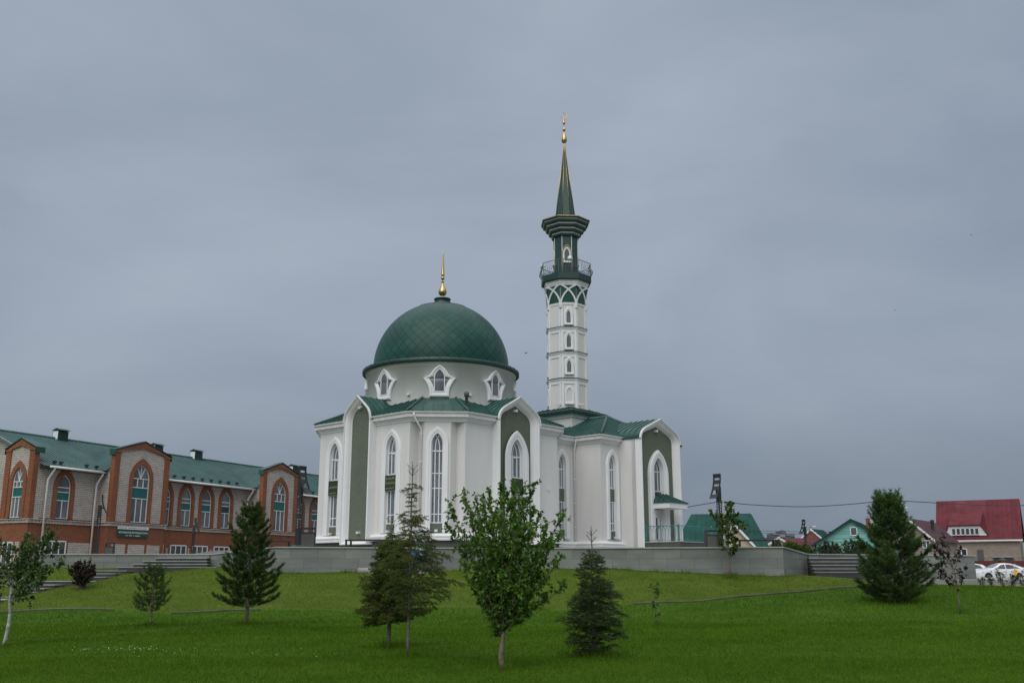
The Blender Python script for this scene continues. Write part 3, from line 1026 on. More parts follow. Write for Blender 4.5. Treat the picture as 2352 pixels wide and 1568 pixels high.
# --- gabled niche frames
def niche(hw, z0, zs, za, sh=0.0):
    """outline of a frame: straight jambs, rounded shoulders, straight gable"""
    k = hw / 1.97
    pts = []
    x1, z1 = 1.36 * k, za - (za - zs) * 0.56
    xc, zc = hw, z1 - (hw - x1) * (za - z1) / x1
    z2 = zs - 0.30
    for i in range(9):
        t = i / 8
        pts.append(((1 - t) ** 2 * hw + 2 * t * (1 - t) * xc + t * t * x1, (1 - t) ** 2 * z2 + 2 * t * (1 - t) * zc + t * t * z1))
    left = [(-x, z) for x, z in pts][::-1]
    return [(-hw, z0), (hw, z0)] + pts + [(0, za)] + left
def frame(F, hw, name_back, depth=0.55, dsp=0.42, t=0.5, z0=3.42, zs=11.38, za=12.74, holes=(), bottom=0.3, back=-2.4, jamb=0.5):
    O = niche(hw, z0, zs, za)
    I = niche(hw - t, z0 + bottom, zs - 0.02, za - t * 1.02)
    mb = MM()
    L = lambda f: lerp(O, I, f)
    mb.rings(F, [(O, -0.3), (O, depth), (L(0.10), depth + 0.03), (L(0.2), depth + 0.03), (L(0.25), depth - 0.05), (L(0.5), depth - 0.10), (L(0.75), depth - 0.22), (L(0.93), depth - dsp + 0.05), (I, depth - dsp + 0.04), (I, depth - dsp)])
    fr = mb.build('niche_frame', M['white'], mosque)
    mb = MM()
    mb.flat(F, I, depth - dsp, holes)
    mb.build('facing_panel', M['panel'], fr)
    # white rim and green barrel roof that runs back to the main roof
    top = O[2:]
    Oo = [(x * (1 + 0.035), z + 0.05) for x, z in top]
    mb = MM()
    mb.rings(F, [(top, depth - 0.02), (top, depth + 0.08), (Oo, depth + 0.08), (Oo, depth - 0.06)], closed=False)
    mb.build('verge_trim', M['gutter'], fr)
    Og = [(x * 1.03, z + 0.045) for x, z in top]
    mb = MM()
    mb.rings(F, [(Og, depth - 0.05), (Og, back)], closed=False)
    c_ = depth - 0.55
    while c_ > back:
        mb.rings(F, [(Og, c_), ([(x * 1.0, z + 0.05) for x, z in Og], c_), ([(x, z + 0.05) for x, z in Og], c_ - 0.035), (Og, c_ - 0.035)], closed=False)
        c_ -= 0.5
    mb.build('niche_roof', M['mosqueroof'], fr)
    # side walls are the frame's own jambs; floodlight at the apex
    mb = MM()
    mb.fbox(F, -0.2, 0.0, za - t - 0.42, za - t - 0.28, depth - dsp, depth - dsp + 0.22)
    mb.tube([F(0.02, za - t - 0.3, depth - dsp), F(0.02, za - t - 0.3, depth - dsp + 0.2)], 0.06, 8)
    mb.build('floodlight', M['gutter'], fr)
    return fr
frame(FW, 1.30, 'w', t=0.36)
FZ = dict(ZW)
FZ.update(zo=10.62, zi=10.05)
def ph(hwi, z):
    return [arch(hwi, z['zb'], max(z['tr'], z['zi'] - 1.9 * hwi), z['zi'])]
frame(FS, 1.97, 's', holes=ph(0.56, FZ))
window(FS, 1.12, 0.56, 'plaque', mosque, cs=0.26, rec=0.22, z=FZ)
frame(FN, 1.3, 'n', t=0.36)

# --- annex walls and windows
wallm = MM()
FC = Fr((7.7, -4.5, 0), (1, 0, 0), (0, -1, 0))       # connector
wallm.flat(FC, [(-1.4, Z0), (1.4, Z0), (1.4, ZWALL), (-1.4, ZWALL)], 0, [hole(0.40)])
FA = Fr((10.45, -6.9, 0), (1, 0, 0), (0, -1, 0))
wallm.flat(FA, [(-1.35, Z0), (0.9, Z0), (0.9, ZWALL), (-1.35, ZWALL)], 0, [hole(0.40)])
FA2 = Fr((17.25, -6.9, 0), (1, 0, 0), (0, -1, 0))
wallm.flat(FA2, [(-0.9, Z0), (1.35, Z0), (1.35, ZWALL), (-0.9, ZWALL)], 0, [hole(0.40)])
for a_, b_ in (((9.1, -4.5), (9.1, -6.9)), ((18.6, -6.9), (18.6, 6.9)), ((18.6, 6.9), (9.1, 6.9)), ((9.1, 6.9), (9.1, 4.5)), ((9.1, 4.5), (6.3, 4.5))):
    wallm.add([(a_[0], a_[1], Z0), (b_[0], b_[1], Z0), (b_[0], b_[1], ZWALL), (a_[0], a_[1], ZWALL)], [[0, 1, 2, 3]])
# porch block sides
for x_, s_ in ((11.3, -1), (16.4, 1)):
    wallm.add([(x_, -6.9, 3.3), (x_, -8.35, 3.3), (x_, -8.35, 11.3), (x_, -6.9, 11.3)], [[0, 1, 2, 3]])
wallm.build('wall', M['plaster'], mosque)
for F in (FC, FA, FA2):
    window(F, 0.75, 0.40, 'green', mosque)
FP = Fr((13.85, -8.3, 0), (1, 0, 0), (0, -1, 0))
DZ = dict(ZW)
DZ.update(zb=3.86, zo=10.50, zi=9.95)
frame(FP, 2.55, 'porch', t=0.5, holes=ph(0.62, DZ), z0=3.42, bottom=0.44, back=-4.2)

# door and the window above it
def doorway(F, cs, rec):
    g = cs - rec
    O = arch(1.22, 3.86, DZ['zo'] - 1.9, DZ['zo'])
    I = arch(0.62, 3.86, DZ['tr'], DZ['zi'])
    fm = MM()
    z1, zt, hwi, bw = 7.5, DZ['tr'], 0.62, 0.06
    for a0, a1, b0, b1 in ((-hwi, -hwi + bw, z1, zt), (hwi - bw, hwi, z1, zt), (-hwi, hwi, z1, z1 + bw), (-hwi, hwi, zt - .03, zt + .03), (-.28, -.22, z1, zt), (.22, .28, z1, zt)):
        fm.fbox(F, a0, a1, b0, b1, g, g + 0.06)
    for sx in (-1, 1):
        fm.bar(F, [(sx * x, y_) for x, y_ in arch(hwi - .03, zt, zt, DZ['zi'] - .03)[2:12]], bw, g, g + .06)
        fm.bar(F, [(sx * .25, zt), (sx * .24, zt + .2), (sx * .18, zt + .42), (sx * .08, zt + .58), (-sx * .06, zt + .72), (-sx * .2, zt + .82)], .05, g, g + .05)
    w = fm.build('window', M['pvc'], mosque)
    pm = MM()
    pm.flat(F, [(-hwi, z1), (hwi, z1)] + arch(hwi, z1, zt, DZ['zi'])[2:], g + .02)
    pm.build('pane', M['glass'], w)
    sm = MM()
    L = lambda f: lerp(O, I, f)
    sm.rings(F, [(O, cs - .2), (O, cs + .07), (L(.12), cs + .12), (L(.5), cs + .12), (L(.56), cs + .07), (L(.95), cs + .07), (I, cs + .04), (I, g)])
    sm.build('window_surround', M['white'], w)
    sp = MM()
    sp.fbox(F, -hwi, hwi, 6.22, z1, g, g + .05)
    sp.build('facing_panel', M['granite'], w)
    dm = MM()
    for a0, a1, b0, b1 in ((-hwi, -hwi + .07, 3.88, 6.2), (hwi - .07, hwi, 3.88, 6.2), (-hwi, hwi, 6.1, 6.2), (.19, .27, 3.88, 6.1),
                           (-.55, -.41, 3.88, 6.1), (.05, .19, 3.88, 6.1), (-.55, .19, 3.88, 4.1), (-.55, .19, 5.62, 6.1), (.27, .36, 3.88, 6.1), (.47, .55, 3.88, 6.1), (.27, .55, 3.88, 4.1), (.27, .55, 5.62, 6.1)):
        dm.fbox(F, a0, a1, b0, b1, g, g + .07)
    d = dm.build('door', M['pvc'], mosque)
    dg = MM()
    dg.flat(F, [(-.41, 4.1), (.05, 4.1), (.05, 5.62), (-.41, 5.62)], g + .03)
    dg.flat(F, [(.36, 4.1), (.47, 4.1), (.47, 5.62), (.36, 5.62)], g + .03)
    dg.build('door_pane', M['glassdark'], d)
    hn = MM()
    hn.fbox(F, .11, .15, 4.85, 5.1, g + .07, g + .1)
    hn.fbox(F, .0, .13, 4.98, 5.01, g + .1, g + .13)
    hn.build('handle', M['darkmetal'], d)
doorway(FP, 0.26, 0.30)
# canopy
mb = MM()
c0, c1, xa, xb = 0.2, 1.72, -0.95, 1.40
mb.fbox(FP, xa, xb, 6.24, 6.60, c0, c1)
can = mb.build('canopy', M['white'], mosque)
mb = MM()
xm0, xm1 = -0.42, 0.72
A_ = [FP(xa - .06, 6.60, c1 + .06), FP(xb + .06, 6.60, c1 + .06), FP(xm1, 7.34, c0 + .06), FP(xm0, 7.34, c0 + .06)]
mb.add(A_, [[0, 1, 2, 3]])
mb.seams(A_, 0.4)
for x_, xm in ((xa - .06, xm0), (xb + .06, xm1)):
    T_ = [FP(x_, 6.60, c1 + .06), FP(x_, 6.60, c0), FP(xm, 7.34, c0)]
    mb.add(T_, [[0, 1, 2]])
    mb.seams(T_, 0.4)
    mb.tube([FP(x_, 6.62, c1 + .06), FP(xm, 7.36, c0 + .06)], 0.05, 5)
mb.add([FP(xa - .06, 6.60, c1 + .06), FP(xb + .06, 6.60, c1 + .06), FP(xb + .06, 6.60, c0), FP(xa - .06, 6.60, c0)], [[0, 1, 2, 3]])
mb.build('canopy_roof', M['mosqueroof'], can)
# porch platform
mb = MM()
px0, px1, py1, py0 = 11.5, 16.0, -8.8, -11.65
mb.box(px0, px1, py0, py1, 2.6, 3.80)
for k in range(6):
    mb.box(px1 + .0 + .32 * k, px1 + .32 * (k + 1), py0 + .0, py1 + .9, 2.6, 3.80 - .17 * (k + 1))
mb.build('porch', M['granite'], mosque)
mb = MM()
mb.box(px0 - .04, px1 + .03, py0 - .04, py1, 3.80, 3.86)
mb.build('porch_floor', M['coping'], mosque)

# --- drum, dome
RD = 5.1
mb = MM()
mb.lathe(0, 0, [(RD, 11.9), (RD, 14.80), (RD + .06, 14.80), (RD + .08, 15.0), (RD + .2, 15.06)], 96)
mb.build('drum', M['plaster'], mosque)
mb = MM()
mb.lathe(0, 0, [(5.12, 15.03), (5.38, 15.03), (5.44, 15.06), (5.44, 15.30), (5.40, 15.33), (5.0, 15.40), (4.72, 15.47)], 96)
for k in range(48):
    t = 2 * PI * k / 48
    mb.tube([(5.45 * math.cos(t), 5.45 * math.sin(t), 15.04), (5.45 * math.cos(t), 5.45 * math.sin(t), 15.31), (4.85 * math.cos(t), 4.85 * math.sin(t), 15.46)], 0.018, 4)
mb.build('eave_ring', M['greenedge'], mosque)
# dome with shingle UVs (conformal, so that the diamonds keep their shape)
RDm, ZC = 4.72, 15.56
prof = []
t0, t1 = R(-1), math.acos(1.75 / RDm)
N_ = 96
NR = 40
for i in range(NR + 1):
    t = t0 + (t1 - t0) * i / NR
    prof.append((RDm * math.cos(t), ZC + RDm * math.sin(t) * (1.0 if t < 0 else (1 + 0.004)), math.log(math.tan(PI / 4 + t / 2))))
mb = MM()
mb.lathe(0, 0, [(r_, z_) for r_, z_, _ in prof], N_)
dome = mb.build('dome', M['dome'], mosque)
ul = dome.data.uv_layers['UVMap'].data
NDI = 42
for p in dome.data.polygons:
    i, k = divmod(p.index, N_)
    for li, (di, dk) in zip(p.loop_indices, ((0, 0), (0, 1), (1, 1), (1, 0))):
        ul[li].uv = ((k + dk) / N_ * NDI, prof[i + di][2] / (2 * PI) * NDI)
mb = MM()
mb.lathe(0, 0, [(1.80, 19.90), (1.80, 19.98), (1.2, 20.17), (.58, 20.24), (.56, 20.62), (.60, 20.64), (.60, 20.70), (.0, 20.72)], 40)
mb.build('dome_cap', M['greenedge'], mosque)
def finial(cx, cy, prof, parent, name='finial'):
    mb = MM()
    mb.lathe(cx, cy, [(r_ * .9, z_) for r_, z_ in prof], 20)
    return mb.build(name, M['gold'], parent)
def ball(z, r, n=8):
    return [(r * math.sin(PI * i / n), z - r * math.cos(PI * i / n)) for i in range(1, n)]
finial(0, 0, [(.13, 20.68), (.10, 20.9), (.09, 20.95)] + [(.2, 20.97), (.29, 21.05), (.335, 21.18), (.325, 21.28), (.27, 21.42), (.19, 21.56), (.11, 21.72), (.07, 21.85), (.06, 21.93), (.11, 21.95), (.13, 21.98), (.11, 22.01), (.05, 22.03), (.05, 22.15)]
       + ball(22.25, .145) + [(.06, 22.39), (.05, 22.42), (.12, 22.43), (.145, 22.46), (.13, 22.52), (.09, 23.2), (.05, 23.9), (.012, 24.4), (0, 24.42)], mosque)
# drum windows
TW = [(-.62, 0), (.62, 0), (.63, .30), (.67, .55), (.77, .80), (.88, 1.0), (1.04, 1.23), (.86, 1.31), (.70, 1.38), (.60, 1.48), (.52, 1.60), (.28, 1.92), (0, 2.12)]
TI = [(-.33, .32), (.33, .32), (.34, .45), (.36, .62), (.44, .84), (.55, 1.04), (.68, 1.22), (.55, 1.28), (.42, 1.32), (.35, 1.40), (.29, 1.54), (.15, 1.74), (0, 1.86)]
TW = TW + [(-x, z) for x, z in TW[2:-1]][::-1]
TI = TI + [(-x, z) for x, z in TI[2:-1]][::-1]
for k in range(8):
    F = Cyl(0, 0, RD, R(225) + k * R(45))
    up = lambda P, d=12.74: [(x, z + d) for x, z in P]
    fm = MM()
    for sx in (-1, 1):
        fm.fbox(F, sx * .32 - .03, sx * .32 + .03, 13.06, 14.12, .0, .12)
    fm.fbox(F, -.34, .34, 13.06, 13.12, .0, .12)
    fm.bar(F, [(-.32, 14.10), (-.27, 14.27), (-.14, 14.46), (0, 14.58), (.14, 14.46), (.27, 14.27), (.32, 14.10)], .05, 0.0, .11)
    w = fm.build('window', M['pvc'], mosque)
    pm = MM()
    pm.flat(F, up(TI), .075)
    pm.build('pane', M['glassdrum'], w)
    sm = MM()
    L = lambda f: up(lerp(TW, TI, f))
    sm.rings(F, [(up(TW), -.02), (up(TW), .12), (L(.15), .17), (L(.5), .17), (L(.6), .12), (L(.9), .11), (L(1.0), .08), (L(1.0), .0)])
    sm.build('window_surround', M['white'], w)
# small things on the roof
mb = MM()
v_ = CH[0](1.75, 0, -1.0)
mb.lathe(v_.x, v_.y, [(.10, 11.6), (.10, 12.45), (.16, 12.47), (.17, 12.72), (.10, 12.78), (0, 12.79)], 12)
mb.build('roof_vent', M['granite'], mosque)
mb = MM()
for k in (-1, 1, 3):
    F = Cyl(0, 0, RD, R(225) + k * R(22.5))
    mb.fbox(F, -.1, .06, 12.9, 13.02, 0, .18)
mb.build('floodlight', M['gutter'], mosque)

# --- minaret
TX, TY = 14.05, 0.0
mb = MM()
hb = 2.08
mb.box(TX - hb, TX + hb, TY - hb, TY + hb, 11.5, 13.7)
mb.sweep([(TX - hb, -hb), (TX + hb, -hb), (TX + hb, hb), (TX - hb, hb)], [(0, 13.38), (.1, 13.42), (.12, 13.56), (.25, 13.64), (.0, 13.66)])
mb.build('tower_base', M['plaster'], mosque)
mb = MM()
he = 2.42
sq = [(TX - he, -he), (TX + he, -he), (TX + he, he), (TX - he, he)]
mb.sweep(sq, [(-.4, 13.64), (-.04, 13.64), (0, 13.66), (.04, 13.92), (.0, 13.96)])
ap = 1.45
zt_ = 14.42
for k in range(4):
    a_, b_ = sq[k], sq[(k + 1) % 4]
    P_ = [(a_[0], a_[1], 13.96), (b_[0], b_[1], 13.96), (TX + (b_[0] - TX) * .5, (b_[1]) * .5, zt_), (TX + (a_[0] - TX) * .5, a_[1] * .5, zt_)]
    mb.add(P_, [[0, 1, 2, 3]])
    mb.seams(P_, .42)
    for i in range(11):
        f_ = (i + .5) / 11
        x_, y_ = a_[0] + (b_[0] - a_[0]) * f_, a_[1] + (b_[1] - a_[1]) * f_
        nx_, ny_ = (b_[1] - a_[1]) / (2 * he), -(b_[0] - a_[0]) / (2 * he)
        mb.tube([(x_ + nx_ * .01, y_ + ny_ * .01, 13.66), (x_ + nx_ * .05, y_ + ny_ * .05, 13.93)], .02, 4)
mb.build('tower_base_roof', M['greenedge'], mosque)

YF, YC = 77.1, 78.6
zf = lambda p: zat(p, YF)
RT = 1.60
def octo(r): return [(TX + r * math.cos(R(22.5 + 45 * k)), TY + r * math.sin(R(22.5 + 45 * k))) for k in range(8)]
cst = R(22.5)
def TF(k, r=RT):
    ph_ = R(45 * k)
    return Fr((TX + r * math.cos(cst) * math.cos(ph_), TY + r * math.cos(cst) * math.sin(ph_), 0), (-math.sin(ph_), math.cos(ph_), 0), (math.cos(ph_), math.sin(ph_), 0))
fw = RT * math.sin(cst)
zb_, z3, z2, z1, zcap, ztop = 14.0, zf(868), zf(807), zf(750), zf(698.5), zf(654)
mb = MM()
mb.sweep(octo(RT), [(0, zb_), (0, ztop + .3)])
tower = mb.build('minaret', M['plaster'], mosque)
mb = MM()
for k in range(8):
    F = TF(k)
    for sx in (-1, 1):
        a0, a1 = sorted((sx * fw, sx * (fw - .17)))
        mb.fbox(F, a0, a1, zb_, zcap, -.02, .07)
    for zc in (z3, z2, z1):
        mb.fbox(F, -fw, fw, zc - .42, zc - .2, -.02, .05)
for zc in (z3, z2, z1):
    mb.sweep(octo(RT), [(.0, zc - .26), (.06, zc - .24), (.07, zc - .14), (.13, zc - .1), (.14, zc - .02), (.0, zc)])
for v in octo(RT + .03):
    mb.lathe(v[0], v[1], [(.10, zcap - .28), (.15, zcap - .24), (.12, zcap - .18), (.12, zcap - .1), (.17, zcap - .03), (.10, zcap)], 8)
mb.build('tower_trim', M['white'], tower)
mb = MM()
for zc in (z3, z2, z1):
    mb.sweep(octo(RT), [(.0, zc - .0), (.16, zc - .015), (.17, zc + .02), (.0, zc + .10)])
build_each(mb, 'ledge_flashing', M['greenedge'], tower)
# crossed ribs and green field above
mb, gm, lm = MM(), MM(), MM()
flr = .17
def slope(F, hw0):
    """frame leaning outwards between the capitals and the flare"""
    return lambda a, b, c=0.0: F(a, b, c + flr * max(0.0, (b - zcap) / (ztop - zcap)) ** 1.6)
for k in range(8):
    F = slope(TF(k, RT), fw)
    hT = ztop - zcap
    arcL = []
    for i in range(11):
        t = i / 10
        ang = t * R(62)
        a = -fw + 2 * fw * (1 - math.cos(ang)) / (1 - math.cos(R(62)))
        arcL.append((a, zcap + hT * math.sin(ang) / math.sin(R(62))))
    mb.bar(F, arcL, .13, -.05, .10)
    mb.bar(F, [(-a, z) for a, z in arcL], .13, -.05, .105)
    gm.flat(F, [(-fw, zcap), (fw, zcap), (fw, ztop), (-fw, ztop)], .015)
    half = [p for p in arcL if p[0] <= 0.02]
    lm.flat(F, half + [(-a, z) for a, z in half[:-1]][::-1], .03)
mb.build('crossed_ribs', M['white'], tower)
gm.build('green_field', M['mosqueroof'], tower)
lm.build('arch_field', M['plaster'], tower)
# flare, balcony
mb = MM()
mb.sweep(octo(RT), [(.08, ztop - .03), (.19, ztop), (.20, ztop + .12), (.25, ztop + .14), (.26, ztop + .3), (.31, ztop + .32), (.33, zf(637))])
mb.build('balcony_flare', M['white'], tower)
zs0, zs1 = zf(641), zf(627)
mb = MM()
mb.sweep(octo(RT), [(.1, zs0 - .1), (.42, zs0 - .06), (.50, zs0), (.50, zs1), (-1.2, zs1 + .02)])
mb.build('balcony', M['greenedge'], tower)
rail = MM()
zr1 = zf(597.6)
ov = octo(RT + .50)
for k in range(8):
    (x0, y0), (x1, y1) = ov[k - 1], ov[k]
    ph_ = R(45 * k)
    n_ = Vector((math.cos(ph_), math.sin(ph_), 0))
    rail.tube([(x0, y0, zr1), (x1, y1, zr1)], .028, 5)
    rail.tube([(x0, y0, zs1 + .12), (x1, y1, zs1 + .12)], .022, 5)
    H_ = zr1 - zs1
    for i in range(8):
        f_ = i / 8
        p = Vector((x0 + (x1 - x0) * f_, y0 + (y1 - y0) * f_, zs1))
        bl = .0 if i == 0 else .22
        pr = [p + n_ * (bl * math.sin(PI * min(1, max(0, (t - 0.0) / .75))) ** 1.5 if t < .75 else 0) + Vector((0, 0, H_ * t)) for t in (0, .12, .25, .38, .5, .62, .75, 1)]
        rail.tube(pr, .016 if i else .026, 4)
        if i:
            c_ = p + n_ * .17 + Vector((0, 0, H_ * .38))
            t_ = Vector((-n_.y, n_.x, 0))
            rail.tube([c_ + t_ * (.055 * math.cos(a)) + Vector((0, 0, .055 * math.sin(a))) for a in np.linspace(0, 5.5, 9)], .010, 3)
rail.build('balcony_railing', M['railmetal'], tower)
# lantern
RL = 1.02
zl1 = zf(534)
mb = MM()
mb.sweep(octo(RL), [(0, zs1), (0, zl1 + .4)])
M['scale'] = brick_mat('dark_green_shingle', (0.014, 0.058, 0.050), (0.019, 0.072, 0.062), (0.006, 0.022, 0.02), 0.34, 0.34, 0.012, rough=0.4, dirt=0.15, rot=R(45), bs=0.5, offs=0.0)
lan = mb.build('lantern', M['scale'], tower)
mb = MM()
for v in octo(RL + .01):
    mb.tube([(v[0], v[1], zs1), (v[0], v[1], zl1 + .2)], .035, 6)
M['silver'] = mat('pale_strip', (0.56, 0.58, 0.58), 0.5, var=0.1)
mb.build('lantern_edge', M['silver'], tower)
def small_window(F, zb, zt, hwo, hwi, trim, glass, c=0.0):
    O = arch(hwo, zb - .08, zt - hwo * 1.9, zt)
    I = arch(hwi, zb + .06, zt - hwo * 1.9, zt - (hwo - hwi) * 1.5)
    sm = MM()
    sm.rings(F, [(O, c - .02), (O, c + .08), (lerp(O, I, .5), c + .10), (lerp(O, I, .6), c + .06), (I, c + .05), (I, c + .0)])
    sm.fbox(F, -hwo, hwo, zb - .12, zb + .0, c - .02, c + .15)
    w = sm.build('window_surround', trim, tower)
    pm = MM()
    pm.flat(F, I, c + .015)
    pm.build('window_pane', glass, tower)
for k in (1, 3, 5, 7):
    F = TF(k)
    for zc, top in ((zf(744.5), zf(704)), (zf(801), zf(759)), (zf(858.5), zf(818))):
        small_window(F, zc + .1, top, .36, .17, M['white'], M['glassdrum'])
    small_window(F, zf(924), zf(884.5), .36, .22, M['white'], M['plaster'])
    F = TF(k, RL)
    small_window(F, zf(594.5), zf(560.5), .33, .20, M['white'], M['glassdrum'])
    bm = MM()
    O = arch(.40, zf(597), zf(577), zf(556))
    bm.bar(F, O[1:] + O[:1], .05, 0, .05)
    bm.build('gilt_edge', M['gold'], tower)
# stepped head
mb, wb = MM(), MM()
zh0, zh1 = zf(537) + .1, zf(499)
nst = 4
for i in range(nst):
    r0 = RL + .16 + (2.04 - RL - .2) * i / (nst - 1) * .93
    za_, zb2 = zh0 + (zh1 - zh0) * i / nst, zh0 + (zh1 - zh0) * (i + 1) / nst
    mb.sweep(octo(r0), [(-.5, za_), (.0, za_), (.02, za_ + .10), (.02, zb2 + .02)])
    wb.sweep(octo(r0), [(.0, za_ + .17), (.06, za_ + .17), (.06, zb2 - .03), (.0, zb2 - .03)])
mb.sweep(octo(2.06), [(0, zh1 - .1), (.05, zh1), (0.02, zh1 + .05), (-1.1, zh1 + .12)])
mb.build('tower_head', M['greenedge'], tower)
wb.build('head_strip', M['silver'], tower)
mb = MM()
mb.sweep(octo(2.08), [(0.0, zh1 + .0), (.05, zh1 + .02), (.05, zh1 + .08), (0, zh1 + .09)])
mb.build('gilt_rim', M['gold'], tower)
# spire
zsb, zst = zh1 + .1, zat(347, YC)
r0, r1 = .90, .11
mb = MM()
def octz(r, z): return [(x, y, z) for x, y in octo(r)]
mb.add(octz(r0, zsb) + octz(r1, zst), [[k, (k + 1) % 8, 8 + (k + 1) % 8, 8 + k] for k in range(8)])
sp_ = mb.build('spire', M['scale'], tower)
mb = MM()
for a_, b_ in zip(octz(r0 + .005, zsb), octz(r1 + .005, zst)):
    mb.tube([a_, b_], .028, 5, r1=.018)
mb.build('spire_edge', M['gold'], tower)
zz = lambda p: zat(p, YC)
finial(TX, TY, [(.13, zz(349)), (.15, zz(348)), (.06, zz(329)), (.05, zz(327)), (.16, zz(326.5)), (.25, zz(323.5)), (.27, zz(320)), (.22, zz(314)), (.13, zz(307)), (.05, zz(302.5)), (.05, zz(301)), (.10, zz(300)), (.15, zz(297.5)), (.14, zz(294.5)), (.08, zz(292)), (.03, zz(291)), (.03, zz(283.5)), (.13, zz(283)), (.12, zz(281)), (.03, zz(266)), (.02, zz(263.5))], tower)
mb = MM()
cz = zz(265.5)
hr = (zz(258) - zz(273)) / 2
lc = Vector((TX, TY, zz(265.3) + .0))
# crescent standing in the plane that faces the chamfered corner
uu = Vector((k2, -k2, 0))
N2 = 22
outer, inner = [], []
for i in range(N2 + 1):
    t = R(-215) + R(285) * i / N2
    outer.append((hr * math.cos(t), hr * math.sin(t)))
for i in range(N2 + 1):
    t = R(-215) + R(285) * i / N2
    f_ = math.sin(PI * i / N2)
    inner.append((hr * math.cos(t) * (1 - .34 * f_) + 0, hr * math.sin(t) * (1 - .34 * f_)))
cyc = Vector((TX, TY, zz(264.8)))
CF = Fr(cyc, uu, (-k2, -k2, 0))
rotc = R(38)
def rt(p): return (p[0] * math.cos(rotc) - p[1] * math.sin(rotc), p[0] * math.sin(rotc) + p[1] * math.cos(rotc))
mb.rings(CF, [([rt(p) for p in outer], -.03), ([rt(p) for p in outer], .03), ([rt(p) for p in inner], .03), ([rt(p) for p in inner], -.03), ([rt(p) for p in outer], -.03)], closed=False)
mb.build('crescent', M['gold'], tower)
# horns
for k, (a_, zz_) in enumerate(((5, zr1 + .02), (3, zr1 - .1), (7, zr1 - .3), (1, zr1))):
    F = TF(a_, RT + .5)
    mb = MM()
    p0, p1 = F(.12, zz_ + .03, -.25), F(.12, zz_, .16)
    mb.tube([p0, p0 + (p1 - p0) * .45, p0 + (p1 - p0) * .8, p1], [.05, .06, .14, .22], 12)
    mb.build('loudspeaker', M['gutter'], tower)
for a_ in (-.9, .9):
    mb = MM()
    F = TF(5, RT)
    mb.fbox(F, a_ - .2, a_ + .2, zf(929), zf(926), .05, .15)
    mb.build('floodlight', M['gutter'], tower)
mb = MM()
mb.fbox(FS, 3.35, 3.45, 7.05, 7.3, 0, .1)
mb.build('security_camera', M['white'], mosque)
for F, a_ in ((CH[0], 0.0), (shifted(FW, wx), -.1), (shifted(FW, -wx), -.1), (FW, .1), (FA, .1), (FC, .1)):
    mb = MM()
    cc = .13 if F is FW else .0
    mb.fbox(F, a_ - .09, a_ + .09, 4.1, 4.24, cc, cc + .2)
    mb.build('floodlight', M['gutter'], mosque)

# ------------------------------------------------------------------ porch railing (stands on the porch)
rl = empty('railing', tuple(MC + E1 * 13.7 + E2 * (-11.6) + Vector((0, 0, 3.86))), MROT, 'teal metal railing with crossed arches round the mosque porch', 'railing')
def RB(): return MB(-3.86)
rp = RB()
rx0, rx1, ry0, ry1 = 11.58 - 13.7, 15.9 - 13.7, -11.55 + 11.6, -8.85 + 11.6
path = [(rx0, ry1, 3.86), (rx0, ry0, 3.86), (rx1, ry0, 3.86), (rx1 + 2.0, ry0, 2.85)]
for i, (x, y, z) in enumerate(path):
    mb = RB()
    mb.box(x - .05, x + .05, y - .05, y + .05, z, z + 1.12)
    mb.lathe(x, y, [(.05, z + 1.12), (.0, z + 1.2)], 8)
    mb.build('post', M['teal_rail'], rl)
for (a, b) in zip(path[:-1], path[1:]):
    a, b = Vector(a), Vector(b)
    up = Vector((0, 0, 1))
    mb = RB()
    mb.tube([a + up * 1.05, b + up * 1.05], .025, 6)
    mb.tube([a + up * .10, b + up * .10], .018, 6)
    L = (b - a).length
    n = max(2, round(L / .28))
    for k in range(n + 1):
        f0 = k / n
        for s_ in (-1, 1):
            pts = []
            for t in (0, .25, .5, .75, 1):
                h = .10 + .5 * t
                pts.append(a + (b - a) * f0 + up * h)
            for t in (.15, .35, .55, .75, .9, 1.0):
                f_ = f0 + s_ * (1 / n) * (1 - math.cos(t * PI / 2))
                if -0.01 <= f_ <= 1.01:
                    pts.append(a + (b - a) * f_ + up * (.6 + .45 * math.sin(t * PI / 2)))
            mb.tube(pts, .013, 4)
    mb.build('balusters', M['teal_rail'], rl)

